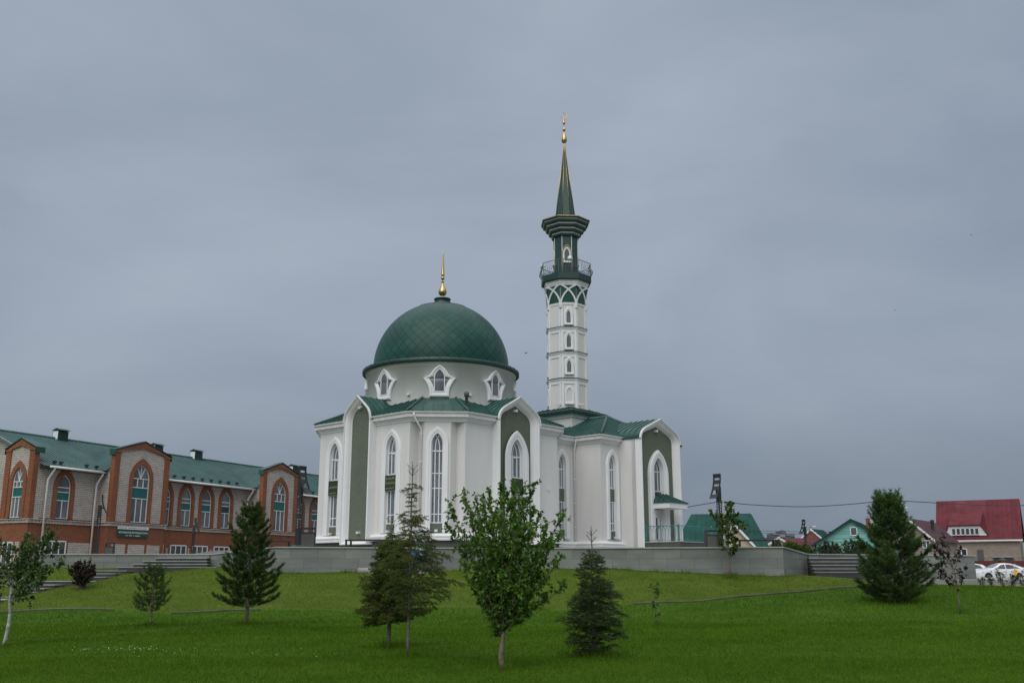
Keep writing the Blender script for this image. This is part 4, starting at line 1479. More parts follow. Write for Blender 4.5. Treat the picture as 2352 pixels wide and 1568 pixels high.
# ------------------------------------------------------------------ brick building on the left
DA = math.atan2(.898, .44)
BB = 2.3
P0 = Vector((-29.8 + .44 * .85, 62 + .898 * .85, 0))
bd = empty('brick_building', (P0.x, P0.y, BB), DA, 'long two-storey brick building with arched windows and a green metal roof', 'building')
def BM(): return MB(-BB)
def bframe(x, y): return Fr((x, y, 0), (1, 0, 0), (0, -1, 0))
LEN, DEP, PRJ = 46.0, 12.0, 1.1
G2, G3 = (4.5, 9.4), (19.5, 23.9)
light, red, belt, trim = BM(), BM(), BM(), BM()
def bwindow(F, w, z0, zs, za, kind, dark=False, surround=True, three=False):
    """window with a teal spandrel; F origin on the wall face below the window's middle"""
    hw = w / 2
    fm = BM()
    g = -.10
    bw = .05
    rc = lambda x0, x1, b0, b1, d=.06: fm.fbox(F, x0, x1, b0, b1, g, g + d)
    sp0 = z0 + (za - z0) * .41
    sp1 = z0 + (za - z0) * .60
    rc(-hw, -hw + bw, z0, zs)
    rc(hw - bw, hw, z0, zs)
    for b in (z0, sp0, sp1):
        rc(-hw, hw, b - (0 if b == z0 else bw / 2), b + bw * (1 if b == z0 else .5), .07)
    rc(-hw, hw, zs - bw / 2, zs + bw / 2, .065)
    xs_ = (-hw / 3, hw / 3) if three else (0,)
    for x in xs_:
        rc(x - bw / 2, x + bw / 2, z0, sp0, .055)
    if three:
        for x in xs_:
            rc(x - bw / 2, x + bw / 2, sp1, zs, .055)
        for x in (-.45 * hw, 0, .45 * hw):
            fm.bar(F, [(0, zs), (x, zs + (za - zs) * (.98 if x == 0 else .78))], .04, g, g + .05)
    for sx in (-1, 1):
        fm.bar(F, [(sx * x, z) for x, z in arch(hw - bw / 2, zs, zs, za - .03)[2:12]], bw, g, g + .06)
    wn_ = fm.build('window', M['pvc'], bd)
    pm = BM()
    A = arch(hw, z0, zs, za)
    pm.flat(F, A, g + .015)
    pm.build('pane', M['glassgrey'], wn_)
    tm = BM()
    tm.fbox(F, -hw + .04, hw - .04, sp0, sp1, g, g + .03)
    tm.build('spandrel_panel', M['tealdark'] if dark else M['tealpanel'], wn_)
    so = BM()
    O = arch(hw + .30, z0 - .03, zs - .05, za + .42)
    so.rings(F, [(O, -.01), (O, .06), (A, .06), (A, g)])
    so.build('window_surround', M['brickred'], wn_)
    sl = BM()
    sl.fbox(F, -hw - .06, hw + .06, z0 - .06, z0, g, .12)
    sl.build('sill', M['darkmetal'], wn_)
    return A
def lowwindow(F, x0, x1, z0, z1, n):
    fm = BM()
    b = .08
    for a0, a1, c0, c1 in ((x0, x0 + b, z0, z1), (x1 - b, x1, z0, z1), (x0, x1, z0, z0 + b), (x0, x1, z1 - b, z1)):
        fm.fbox(F, a0, a1, c0, c1, -.02, .07)
    for k in range(1, n):
        x = x0 + (x1 - x0) * k / n
        fm.fbox(F, x - .035, x + .035, z0, z1, -.02, .06)
    w = fm.build('window', M['pvc'], bd)
    pm = BM()
    pm.flat(F, [(x0, z0), (x1, z0), (x1, z1), (x0, z1)], .03)
    pm.build('pane', M['glassdark'], w)

F0 = bframe(0, 0)
WZ = (5.08, 7.05, 7.87)
segs = [(0, G2[0], [1.65]), (G2[1], G3[0], [10.35, 12.45, 14.55, 16.65]), (G3[1], LEN, [25.6, 27.9, 30.2, 32.5, 34.8, 37.1, 39.4, 41.7])]
for x0, x1, ws in segs:
    holes = [[(px + x, z) for px, z in arch(.52, WZ[0], WZ[1], WZ[2])] for x in ws]
    light.flat(F0, [(x0, 4.98), (x1, 4.98), (x1, 8.5), (x0, 8.5)], 0, holes)
    for i, x in enumerate(ws):
        bwindow(bframe(x, 0), 1.04, *WZ, 'w', dark=(x == 16.65))
    red.flat(F0, [(x0, .3), (x1, .3), (x1, 4.75), (x0, 4.75)], .02)
    trim.fbox(F0, x0, x1, 4.98, 5.08, .0, .05)
light.add([(0, 0, 4.98), (0, DEP, 4.98), (0, DEP, 8.5), (0, 0, 8.5), (LEN, 0, .3), (LEN, DEP, .3), (LEN, DEP, 8.5), (LEN, 0, 8.5), (0, DEP, .3), (0, DEP, 8.5), (LEN, DEP, .3), (LEN, DEP, 8.5)], [[0, 1, 2, 3], [4, 5, 6, 7], [8, 10, 11, 9]])
red.add([(-.02, 0, .3), (-.02, DEP, .3), (-.02, DEP, 4.98), (-.02, 0, 4.98)], [[0, 1, 2, 3]])
light.add([(0, 0, 8.5), (0, DEP, 8.5), (0, DEP / 2, 11.1)], [[0, 1, 2]])
def belt_run(F, x0, x1):
    belt.fbox(F, x0, x1, 4.75, 4.84, -.02, .10)
    belt.fbox(F, x0, x1, 4.93, 4.99, -.02, .14)
    belt.fbox(F, x0, x1, 4.84, 4.93, -.02, .05)
    n = int((x1 - x0) / .22)
    for k in range(n):
        a = x0 + (k + .5) * (x1 - x0) / n
        belt.fbox(F, a - .055, a + .055, 4.84, 4.93, .0, .10)
for x0, x1 in ((0, G2[0]), (G2[1], G3[0]), (G3[1], LEN)):
    belt_run(F0, x0, x1)
Fend = Fr((0, 0, 0), (0, -1, 0), (-1, 0, 0))
# projecting gabled bays
def gable_bay(F, w, prj, zsh, zap, wz, ww, lower=True):
    """F origin at the middle of the bay's front foot"""
    h = w / 2
    W0, p = arch(ww / 2, *wz), .45
    light.flat(F, [(-h + p, 5.02), (h - p, 5.02), (h - p, zsh - .05), (0, zap - .42), (-h + p, zsh - .05)], 0, [W0])
    for sx in (-1, 1):
        a0, a1 = sorted((sx * h, sx * (h - p)))
        red.fbox(F, a0, a1, 4.98, zsh, -.3, .07)
        trim.fbox(F, a0 - .04, a1 + .04, zsh - .14, zsh - .02, -.3, .11)
        # returns: light brick with the red corner in front
        light.add([F(sx * h, 4.98, -.3), F(sx * h, 4.98, -prj), F(sx * h, 8.5, -prj), F(sx * h, 8.5, -.3)], [[0, 1, 2, 3]])
        red.add([F(sx * (h + .015), .3, .02), F(sx * (h + .015), .3, -prj), F(sx * (h + .015), 4.75, -prj), F(sx * (h + .015), 4.75, .02)], [[0, 1, 2, 3]])
        red.prism(F, [(sx * h, zsh - .02), (sx * (h - p), zsh - .02), (0, zap - .42), (0, zap)], -.3, .09)
        G = Fr(F(sx * h, 0, 0), F.n if sx < 0 else -F.n, -F.u if sx < 0 else F.u)
        belt_run(G, *((-prj, 0.1) if sx < 0 else (-.1, prj)))
    red.flat(F, [(-h, .3), (h, .3), (h, 4.75), (-h, 4.75)], .02)
    trim.fbox(F, -h + p, h - p, 4.98, 5.06, -.0, .05)
    belt_run(F, -h, h)
    bwindow(F, ww, *wz, 'g', three=True)
c2, c3 = (G2[0] + G2[1]) / 2, (G3[0] + G3[1]) / 2
FG2, FG3 = bframe(c2, -PRJ), bframe(c3, -PRJ)
gable_bay(FG2, G2[1] - G2[0], PRJ, 9.72, 10.48, (5.06, 8.0, 8.96), 1.5)
gable_bay(FG3, G3[1] - G3[0], PRJ, 9.72, 10.48, (5.06, 8.0, 8.96), 1.5)
FGE = Fr((-.7, 1.32, 0), (0, -1, 0), (-1, 0, 0))
gable_bay(FGE, 2.62, .7, 9.35, 9.95, (5.06, 7.3, 8.2), 1.0)
# light panels and windows of the basement storey
pan = BM()
for x0, x1 in ((.05, .45), (2.35, 4.1)):
    pan.fbox(F0, x0, x1, .4, 3.62, .0, .045)
for x0, x1 in ((-2.1, -.95), (-.72, .72), (.95, 2.1)):
    pan.fbox(FG2, x0, x1, 1.6 if abs(x0) > 1 else 2.75, 3.58, .0, .045)
for x in (10.85, 13.0, 15.3, 17.75):
    pan.fbox(F0, x - .08, x + .08, 1.6, 3.5, 0, .045)
pan.fbox(FGE, .35, .75, .4, 3.6, 0, .045)
build_each(pan, 'brick_panel', M['bricklight'], bd)
for x0, x1, n in ((.62, 2.2, 3), (9.85, 10.5, 1), (11.15, 12.75, 3), (13.3, 14.95, 3), (15.6, 17.3, 3)):
    lowwindow(F0, x0, x1, 2.2, 3.72, n)
lowwindow(FGE, -.75, .2, 2.0, 3.6, 2)
light.build('upper_wall', M['bricklight'], bd)
red.build('lower_wall', M['brickred'], bd)
belt.build('belt_course', M['bricklight'], bd)
build_each(trim, 'brick_trim', M['brickred'], bd)
# roof
rm, sm = BM(), BM()
OV, YR, ZRG = .5, 6.0, 11.02
ze_ = 8.26
def rf(P, step=.33):
    rm.add(P, [list(range(len(P)))])
    sm.seams(P, step, h=.035, w=.03)
rf([(-.4, -OV, ze_), (LEN, -OV, ze_), (LEN, YR, ZRG), (-.4, YR, ZRG)])
rf([(LEN, DEP + OV, ze_), (-.4, DEP + OV, ze_), (-.4, YR, ZRG), (LEN, YR, ZRG)], 3)
for (a, b) in (G2, G3):
    cx, hw = (a + b) / 2, (b - a) / 2 + .32
    for sx in (-1, 1):
        rf([(cx + sx * hw, -PRJ + .3, 8.36), (cx + sx * hw, .2, 8.36), (cx, 4.4, 10.25), (cx, -PRJ + .3, 10.25)], .28)
    cap = BM()
    F = bframe(cx, -PRJ)
    h = (b - a) / 2
    O1 = [(-h - .10, 9.40), (-h - .10, 9.80), (0, 10.58), (h + .10, 9.80), (h + .10, 9.40)]
    O2 = [(-h - .06, 9.40), (-h - .06, 9.76), (0, 10.50), (h + .06, 9.76), (h + .06, 9.40)]
    cap.rings(F, [(O2, .12), (O1, .14), (O1, -.4), (O2, -.4)], closed=False)
    cap.build('parapet_cap', M['mosqueroof'], bd)
cap = BM()
O1 = [(-1.41, 9.05), (-1.41, 9.42), (0, 10.05), (1.41, 9.42), (1.41, 9.05)]
O2 = [(-1.37, 9.05), (-1.37, 9.38), (0, 9.97), (1.37, 9.38), (1.37, 9.05)]
cap.rings(FGE, [(O2, .12), (O1, .14), (O1, -.6), (O2, -.6)], closed=False)
cap.build('parapet_cap', M['mosqueroof'], bd)
bm_ = BM()
bm_.tube([(-.4, YR, ZRG + .03), (LEN, YR, ZRG + .03)], .09, 6)
rm.v.extend([])
roof = rm.build('roof', M['oldroof'], bd)
sm.build('standing_seam', M['oldroof'], roof)
bm_.build('ridge_cap', M['oldroof'], roof)
mb = BM()
for x0, x1 in ((-.0, G2[0] - .2), (G2[1] + .2, G3[0] - .2), (G3[1] + .2, LEN)):
    mb.tube([(x0, -OV - .07, ze_ - .05), (x1, -OV - .07, ze_ - .05)], .075, 8)
mb.build('gutter', M['gutter'], bd)
mb = BM()
mb.box(-.35, LEN, -OV + .02, .0, ze_ - .14, ze_ - .03)
mb.build('soffit', M['darkmetal'], bd)
for x, zt in ((.35, 8.2), (G2[0] - .35, 8.2), (G3[0] - .45, 8.2), (G3[1] + .9, 8.2)):
    mb = BM()
    mb.tube([(x, -OV - .05, zt), (x, -OV - .05, zt - .12), (x - .1, -.16, zt - .75), (x - .1, -.16, .8)], .065, 8)
    mb.build('downpipe', M['gutter'], bd)
for s0 in (6.7, 15.8, 20.2, 33.0):
    x = s0 - .85
    mb = BM()
    mb.box(x - .42, x + .42, YR - .35, YR + .25, 10.6, 11.56)
    mb.prism(Fr((x, YR - .12, 0), (0, 1, 0), (1, 0, 0)), [(-.42, 11.60), (.42, 11.60), (0, 11.76)], -.48, .48)
    v = mb.build('roof_vent', M['greenedge'], roof)
    mb = BM()
    mb.box(x - .432, x - .424, YR - .3, YR + .2, 10.95, 11.54)
    mb.build('vent_side', M['signwhite'], roof)
for x in [.7, 1.2, 3.2, 4.0] + [10.1 + .95 * k for k in range(9)] + [24.6 + .95 * k for k in range(12)]:
    mb = BM()
    mb.box(x - .05, x + .05, -.1, .1, ze_ + .16, ze_ + .42)
    mb.box(x - .12, x + .12, -.13, -.09, ze_ + .3, ze_ + .4)
    mb.build('snow_guard', M['greenedge'], roof)

# sign on the second bay
sgF = Fr(bd.matrix_basis @ Vector((6.55, -PRJ - .05, -BB)), (math.cos(DA), math.sin(DA), 0))
sg = empty('signboard', tuple(sgF(0, 4.06, 0)), 0, 'dark green signboard with white Cyrillic lettering on the brick building', 'sign')
def SG(m_): 
    o = Vector(sg.location)
    for i, v in enumerate(m_.v): m_.v[i] = v - o
    return m_
mb = MB(); mb.fbox(sgF, -1.33, 1.33, 4.06, 4.58, 0, .05); SG(mb).build('panel', M['signgreen'], sg)
mb = MB(); mb.fbox(sgF, -1.33, 1.33, 4.58, 4.76, 0, .05); SG(mb).build('header_strip', M['signwhite'], sg)
def sgt(body, z, w, size, m_):
    G = Fr(sgF(0, z, .055) - Vector(sg.location), sgF.u, sgF.n)
    text_obj('lettering', body, size, G, m_, sg, width=w)
sgt('МУСУЛЬМАНСКИЕ РИТУАЛЬНЫЕ УСЛУГИ', 4.31, 2.5, .16, M['signwhite'])
mb = MB()
for k in range(14):
    a = -.62 + .088 * k
    if k not in (2, 6, 8): mb.fbox(sgF, a, a + .05, 4.14, 4.20, .05, .056)
SG(mb).build('small_print', M['signwhite'], sg)
mb = MB()
for k in range(26):
    a = -1.25 + .097 * k
    if k % 9 != 7: mb.fbox(sgF, a, a + .07, 4.645, 4.69, .05, .056)
SG(mb).build('small_print', M['signgreen'], sg)

# ------------------------------------------------------------------ lamp posts, tables, bins on the terraces
lp = empty('lamp_post', (0, 0, 0), 0, 'tall dark lamp post with curved louvred head at the left end of the mosque', 'lamp post', 'curved louvred lamp posts')
mb = MB()
for sx in (-.08, .08):
    for sy in (-.07, .07):
        mb.tube([(sx, sy, 0), (sx, sy, 2.75)], .028, 4)
for k in range(18):
    z = .3 + k * .135
    mb.box(-.08, .08, -.075, -.062, z, z + .035)
    mb.box(-.08, .08, .062, .075, z + .06, z + .095)
mb.box(-.11, .11, -.09, .09, 0, .9)
mb.box(-.10, .10, -.085, .085, 2.35, 3.05)
mb.lathe(0, 0, [(.42, 0), (.40, .06), (.2, .18), (0, .18)], 8)
mb.build('post', M['darkmetal'], lp)
mb = MB()
crv = []
for i in range(13):
    t = i / 12
    z = 2.45 + 1.2 * t
    x = .42 * (1 - t) ** 2 + .05 + .12 * max(0, t - .8)
    crv.append((x, z))
for sy in (-.18, .18):
    for (x0, z0), (x1, z1) in zip(crv[:-1], crv[1:]):
        mb.add([(x0 - .03, sy - .02, z0), (x0 + .05, sy - .02, z0), (x1 + .05, sy - .02, z1), (x1 - .03, sy - .02, z1), (x0 - .03, sy + .02, z0), (x0 + .05, sy + .02, z0), (x1 + .05, sy + .02, z1), (x1 - .03, sy + .02, z1)],
               [[0, 1, 2, 3], [7, 6, 5, 4], [0, 3, 7, 4], [1, 5, 6, 2]])
for i in (0, 1, 4, 5, 8, 9, 10, 11) if False else (0, 1, 4, 5, 7, 8, 10, 11):
    (x0, z0), (x1, z1) = crv[i], crv[i + 1]
    mb.add([(x0, -.18, z0), (x0, .18, z0), (x1, .18, z1), (x1, -.18, z1), (x0 + .04, -.18, z0), (x0 + .04, .18, z0), (x1 + .04, .18, z1), (x1 + .04, -.18, z1)], [[0, 1, 2, 3], [7, 6, 5, 4], [0, 4, 5, 1], [3, 2, 6, 7]])
mb.box(-.1, .25, -.05, .05, 2.85, 2.95)
mb.build('lamp_head', M['darkmetal'], lp)
def put_lamp(o, px, Y, z, rz):
    p = at(px, 1250, Y)
    o.location = (p.x, Y, z)
    o.rotation_euler = (0, 0, rz)
put_lamp(lp, 684, 44.9, ZT, R(-35))
for px, Y, z, rz, lb in ((1656, 48.5, ZT, R(225), 'tall dark lamp post with curved louvred head behind the young tree beside the porch'),
                         (222, 58.6, ZL, R(20), 'dark truss lamp post with a sickle head before the second brick gable'),
                         (443, 66, ZL, R(0), 'smaller far lamp post before the arched windows between two brick gables'),
                         (1851, 85, ZL, R(200), 'small far lamp post left of the turquoise house')):
    p = at(px, 1250, Y)
    dup(lp, (p.x, Y, z), rz, lb, scale=(.75, .75, .75) if px == 443 else None)

tb = empty('table', (0, 0, 0), 0, 'black steel table frame on the terrace under the blank niche of the mosque', 'table', 'black steel table frames')
mb = MB()
mb.box(-1.05, 1.05, -.35, .35, .55, .62)
mb.build('tabletop', M['darkmetal'], tb)
for sx in (-1, 1):
    for sy in (-1, 1):
        mb = MB()
        mb.box(sx * 1.0 - .04, sx * 1.0 + .04, sy * .3 - .04, sy * .3 + .04, 0, .55)
        mb.build('leg', M['darkmetal'], tb)
p = at(843, 1250, 51); tb.location = (p.x, 51, ZT); tb.rotation_euler = (0, 0, R(-14))
for px, Y, z, rz, lb in ((632, 53, ZT, R(20), 'black steel table frame left of the tall lamp post by the mosque'),
                         (245, 62, ZL - .3, R(-15), 'black steel table frame at the foot of the sickle-headed lamp post'),
                         (1738, 50, ZT - .05, R(10), 'black steel table frame right of the young tree before the green-roofed house')):
    p = at(px, 1250, Y)
    dup(tb, (p.x, Y, z), rz, lb, scale=(.72, 1, 1) if px == 632 else (1, 1, 1))
bn = empty('litter_bin', (0, 0, 0), 0, 'dark square bin at the foot of the tall lamp post right of the porch', 'bin', 'dark square bins by the lamp posts')
mb = MB()
mb.box(-.36, .36, -.3, .3, 0, .78)
mb.box(-.34, .34, -.28, .28, .92, 1.0)
for sx in (-.33, .31):
    mb.box(sx, sx + .03, -.28, .28, .78, .92)
mb.build('bin_body', M['darkmetal'], bn)
mb = MB()
mb.box(-.3, .3, -.31, -.295, .1, .7)
mb.build('door', M['granite'], bn)
p = at(1637, 1250, 49); bn.location = (p.x, 49, ZT)
p = at(706, 1250, 46.5)
dup(bn, (p.x, 46.5, ZT), R(10), 'dark square bin beside the lamp post at the left end of the mosque')
p = at(253, 1250, 61)
dup(bn, (p.x, 61, ZL), R(10), 'dark square bin beside the sickle-headed lamp post', scale=(.7, .7, 1))

# blue machine by the wall
p = at(961, 1309, 43.2)
bmch = empty('pump_unit', (p.x, 43.2, p.z - .05), 0, 'blue machine with a black coil and a tall pale tank behind the spruces', 'machine')
mb = MB()
mb.box(-.26, .26, -.2, .2, .22, .82)
mb.build('body', mat('blue_paint', (0.012, 0.15, 0.42), .45, var=.12), bmch)
mb = MB()
mb.tube([(.02 + (.04 + .016 * k / 2) * math.cos(k * .6), -.22, .56 + (.04 + .016 * k / 2) * math.sin(k * .6)) for k in range(24)], .018, 5)
mb.build('coil', M['darkmetal'], bmch)
mb = MB()
mb.box(.06, .22, -.206, -.2, .66, .79)
mb.build('label_plate', M['signwhite'], bmch)
for sx in (-.22, -.08, .08, .22):
    mb = MB()
    mb.box(sx - .025, sx + .025, -.18, .18, 0, .22)
    mb.build('leg', M['darkmetal'], bmch)
mb = MB()
mb.lathe(.06, 0, [(.19, .82), (.19, 1.70), (.16, 1.72), (0, 1.74)], 16)
mb.lathe(.06, 0, [(.205, 1.22), (.205, 1.28)], 16)
mb.build('tank', mat('pale_tank', (0.30, 0.42, 0.43), .5), bmch)
a, b = at(822, 1318, 43.1), at(1000, 1316, 43.2)
ed = empty('edging', (a.x, 43.1, gz1(a.x, 43.1)), 0, 'low concrete edging with a round pipe end against the wall behind the spruces', 'edging')
mb = MB()
mb.box(.45, b.x - a.x, -.1, .25, -.1, .17)
mb.build('kerb', M['concrete'], ed)
mb = MB()
mb.tube([(.0, .05, .08), (.9, .02, .08)], .13, 12)
mb.build('pipe', M['concrete'], ed)

# ------------------------------------------------------------------ houses on the right
def wallm_(name, col, var=.08): return mat(name, col, .85, var=var, scale=.6, fine=.06, bmp=.05)
M['tealwall'] = wallm_('turquoise_render', (0.20, 0.47, 0.415))
M['beigewall'] = wallm_('beige_render', (0.50, 0.43, 0.33))
M['greenhouse_roof'] = metal_roof('green_house_roof', (0.008, 0.062, 0.048), .6, .15)
M['redroof'] = metal_roof('crimson_roof', (0.120, 0.022, 0.030), .6, .15)
M['darkgreenroof'] = metal_roof('dark_green_roof', (0.008, 0.042, 0.037), .6, .2)
M['brownroof'] = mat('brown_roof', (0.05, 0.045, 0.045), .8)
M['blockwall'] = brick_mat('block_wall', (0.36, 0.31, 0.26), (0.22, 0.19, 0.17), (0.42, 0.40, 0.37), .42, .22, .03)
M['faded'] = metal_roof('faded_crimson_roof', (0.142, 0.032, 0.040), .6, .15)

def house(name, label, px, py0, Y, w, d, ze, zr, ridge, wm, rmat, rz=0.0, hip=0.0, over=.35, z0=.9, verge=None):
    """ridge 'x': eave side towards us; 'y': gable towards us. Returns root and a maker for front frames."""
    p = at(px, 1250, Y)
    root = empty(name, (p.x, Y, z0), rz, label, 'house', 'houses beyond the terrace on the right')
    H = lambda: MB(-z0)
    h = w / 2
    mb = H()
    mb.box(-h, h, 0, d, z0 - .3, ze)
    if ridge == 'y':
        mb.add([(-h, 0, ze), (h, 0, ze), (0, 0, zr), (-h, d, ze), (h, d, ze), (0, d, zr)], [[0, 1, 2], [5, 4, 3]])
    elif not hip:
        mb.add([(-h, 0, ze), (-h, d, ze), (-h, d / 2, zr), (h, 0, ze), (h, d, ze), (h, d / 2, zr)], [[0, 1, 2], [5, 4, 3]])
    mb.build('wall', wm, root)
    mb = H()
    t = .14
    def slab(P):
        n = len(P)
        mb.add([Vector(q) for q in P] + [Vector(q) + Vector((0, 0, t)) for q in P], [list(range(n))[::-1], list(range(n, 2 * n))] + [[i, (i + 1) % n, n + (i + 1) % n, n + i] for i in range(n)])
        mb.seams([Vector(q) + Vector((0, 0, t)) for q in P], .5, h=.03, w=.04)
    o = over
    if ridge == 'y':
        s_ = (zr - ze) / h
        for sx in (-1, 1):
            slab([(sx * (h + o), -o, ze - o * s_), (sx * (h + o), d + o, ze - o * s_), (0, d + o, zr), (0, -o, zr)])
    else:
        s_ = (zr - ze) / (d / 2)
        for y0, sy in ((0, -1), (d, 1)):
            slab([(-h - o, y0 + sy * o, ze - o * s_), (h + o, y0 + sy * o, ze - o * s_), (h + o - hip, d / 2, zr), (-h - o + hip, d / 2, zr)])
        if hip:
            for sx in (-1, 1):
                slab([(sx * (h + o), -o, ze - o * s_), (sx * (h + o), d + o, ze - o * s_), (sx * (h + o - hip), d / 2, zr)])
    rf_ = mb.build('roof', rmat, root)
    if verge:
        mb = H()
        if ridge == 'y':
            s_ = (zr - ze) / h
            for sx in (-1, 1):
                mb.prism(Fr((0, 0, 0), (1, 0, 0), (0, -1, 0)), [(sx * (h + o), ze - o * s_ - .08), (0, zr - .08), (0, zr + .18), (sx * (h + o), ze - o * s_ + .18)], o, o + .05)
        else:
            mb.box(-h - o, h + o, -o - .04, -o, ze - o * (zr - ze) / (d / 2) - .12, ze - o * (zr - ze) / (d / 2) + .08)
        mb.build('verge_trim', verge, root)
    return root, H, Fr((0, 0, 0), (1, 0, 0), (0, -1, 0)), rf_
def hwin(H, F, root, x0, x1, z0, z1, n=2, c=.0, glass=None, frame_=.07, fm_=None):
    mb = H()
    for a0, a1, b0, b1 in ((x0, x0 + frame_, z0, z1), (x1 - frame_, x1, z0, z1), (x0, x1, z0, z0 + frame_), (x0, x1, z1 - frame_, z1)):
        mb.fbox(F, a0, a1, b0, b1, c, c + .07)
    for k in range(1, n):
        x = x0 + (x1 - x0) * k / n
        mb.fbox(F, x - frame_ * .6, x + frame_ * .6, z0, z1, c, c + .065)
    w = mb.build('window', fm_ or M['pvc'], root)
    mb = H()
    mb.flat(F, [(x0, z0), (x1, z0), (x1, z1), (x0, z1)], c + .03)
    mb.build('pane', glass or M['glassdark'], w)
    return w

# crimson roofed brick house
Yh = 118
hz = lambda py: zat(py, Yh)
hr_, H, F, rf_ = house('brick_house', 'brick house with a big crimson roof and a wide white dormer at the right edge', 2249, 1290, Yh, 8.5, 8.6, 5.85, 10.3, 'x', M['brickbeige'], M['redroof'], rz=R(-28.5), over=.35, verge=M['white'])
hx = lambda px: (at(px, 1250, Yh).x - hr_.location.x) * .906
mb = H()
mb.add([(hx(2173), .0, hz(1229)), (hx(2270), .0, hz(1229)), (hx(2256), -.05, hz(1207)), (hx(2182), -.05, hz(1207)), (hx(2256), 2.4, hz(1207)), (hx(2182), 2.4, hz(1207))], [[0, 1, 2, 3], [1, 4, 2], [0, 3, 5]])
dm_ = mb.build('dormer', M['white'], hr_)
mb = H()
P_ = [(hx(2181), -.3, hz(1206.5)), (hx(2257), -.3, hz(1206.5)), (hx(2262), 2.75, 8.9), (hx(2187), 2.75, 8.9)]
mb.add(P_ + [Vector(q_) + Vector((0, 0, .12)) for q_ in P_], [[3, 2, 1, 0], [4, 5, 6, 7], [0, 1, 5, 4], [1, 2, 6, 5], [3, 0, 4, 7]])
for a, b, c_ in ((P_[0], (hx(2170), -.1, hz(1230)), P_[3]), (P_[1], (hx(2273), -.1, hz(1230)), P_[2])):
    mb.add([a, b, c_], [[0, 1, 2]])
mb.build('dormer_roof', M['redroof'], hr_)
FD = Fr((0, -.02, 0), (1, 0, 0), (0, -1, 0))
wd = (hx(2253) - hx(2188)) / 6
for k in range(6):
    hwin(H, FD, hr_, hx(2188) + wd * k, hx(2188) + wd * (k + 1) - .04, hz(1228), hz(1211.5), 1, .05, frame_=.065)
mb = H()
z1_, z2_ = 8.75, 10.1
sl = 4.45 / 4.3
for x0, x1, za, zb in ((hx(2196), hx(2269), 8.2, 10.25),):
    mb.add([(x0, (za - 5.85) / sl * (8.6 / 8.6) , za + .19), (x1, (za - 5.85) / sl, za + .19), (x1, (zb - 5.85) / sl, zb + .19), (x0, (zb - 5.85) / sl, zb + .19)], [[0, 1, 2, 3]])
mb.build('roof_patch', M['faded'], rf_)
hwin(H, F, hr_, hx(2178), hx(2220), hz(1284), hz(1258.5), 3, .02, frame_=.09)
mb = H()
mb.fbox(F, hx(2243), hx(2257), 1.0, hz(1262), .02, .1)
mb.build('door', mat('grey_door', (.07, .075, .08), .6), hr_)
mb = H()
mb.fbox(F, hx(2277), hx(2325), hz(1280), hz(1277), .0, .25)
mb.build('lintel', M['concrete'], hr_)
mb = H()
mb.fbox(F, hx(2279), hx(2323), .9, hz(1280), .01, .03)
mb.build('garage_door', M['glassdark'], hr_)

# beige house with a plum roof
Yh = 106
h2, H, F, rf_ = house('beige_house', 'beige brick house with a plum roof just left of the crimson roof', 2092, 1290, Yh, 4.6, 9, 5.15, 7.25, 'y', M['brickbeige'], mat('plum_roof', (.085, .035, .045), .6), rz=R(-38), over=.25, verge=M['gutter'])
hx = lambda px: (at(px, 1250, Yh).x - h2.location.x) * .95
hz = lambda py: zat(py, Yh)
hwin(H, F, h2, hx(2120), hx(2138), hz(1259), hz(1241), 2, .02, M['glassgrey'])
hwin(H, F, h2, hx(2118), hx(2133), hz(1283), hz(1266), 1, .02)
mb = H()
mb.lathe(hx(2121), 4.0, [(.17, 6.2), (.17, 7.15), (.22, 7.2), (.2, 7.35), (0, 7.4)], 10)
mb.build('chimney', M['brownroof'], rf_)

# turquoise house
Yh = 100
h3, H, F, rf_ = house('turquoise_house', 'turquoise gabled house with a small white attic window', 1959, 1290, Yh, 7.0, 9, 4.62, 6.85, 'y', M['tealwall'], M['darkgreenroof'], rz=R(-25), over=.33, verge=M['darkgreenroof'])
hx = lambda px: (at(px, 1250, Yh).x - h3.location.x) * .945
hz = lambda py: zat(py, Yh)
w_ = hwin(H, F, h3, hx(1955), hx(1972), hz(1230), hz(1209.5), 1, .03, M['glassgrey'], .09)
mb = H()
mb.rings(F, [([(hx(1953), hz(1234)), (hx(1974), hz(1234)), (hx(1974), hz(1207)), (hx(1953), hz(1207))], 0), ([(hx(1953), hz(1234)), (hx(1974), hz(1234)), (hx(1974), hz(1207)), (hx(1953), hz(1207))], .05), ([(hx(1955), hz(1231)), (hx(1972), hz(1231)), (hx(1972), hz(1209)), (hx(1955), hz(1209))], .05)])
mb.build('window_surround', M['tealwall'], w_)
mb = H()
mb.box(hx(1856), -3.52, 0, 6, 1, 3.2)
mb.build('lean_to', M['tealwall'], h3)
mb = H()
mb.add([(hx(1853), -.2, 3.45), (-3.5, -.2, 4.3), (-3.5, 6, 4.3), (hx(1853), 6, 3.45), (hx(1853), -.2, 3.55), (-3.5, -.2, 4.42), (-3.5, 6, 4.42), (hx(1853), 6, 3.55)], [[3, 2, 1, 0], [4, 5, 6, 7], [0, 1, 5, 4], [3, 0, 4, 7]])
mb.add([(hx(1856), 0, 3.2), (-3.52, 0, 3.2), (-3.52, 0, 4.28), (hx(1856), 0, 3.5)], [[0, 1, 2, 3]])
mb.build('lean_to_roof', M['darkgreenroof'], rf_)
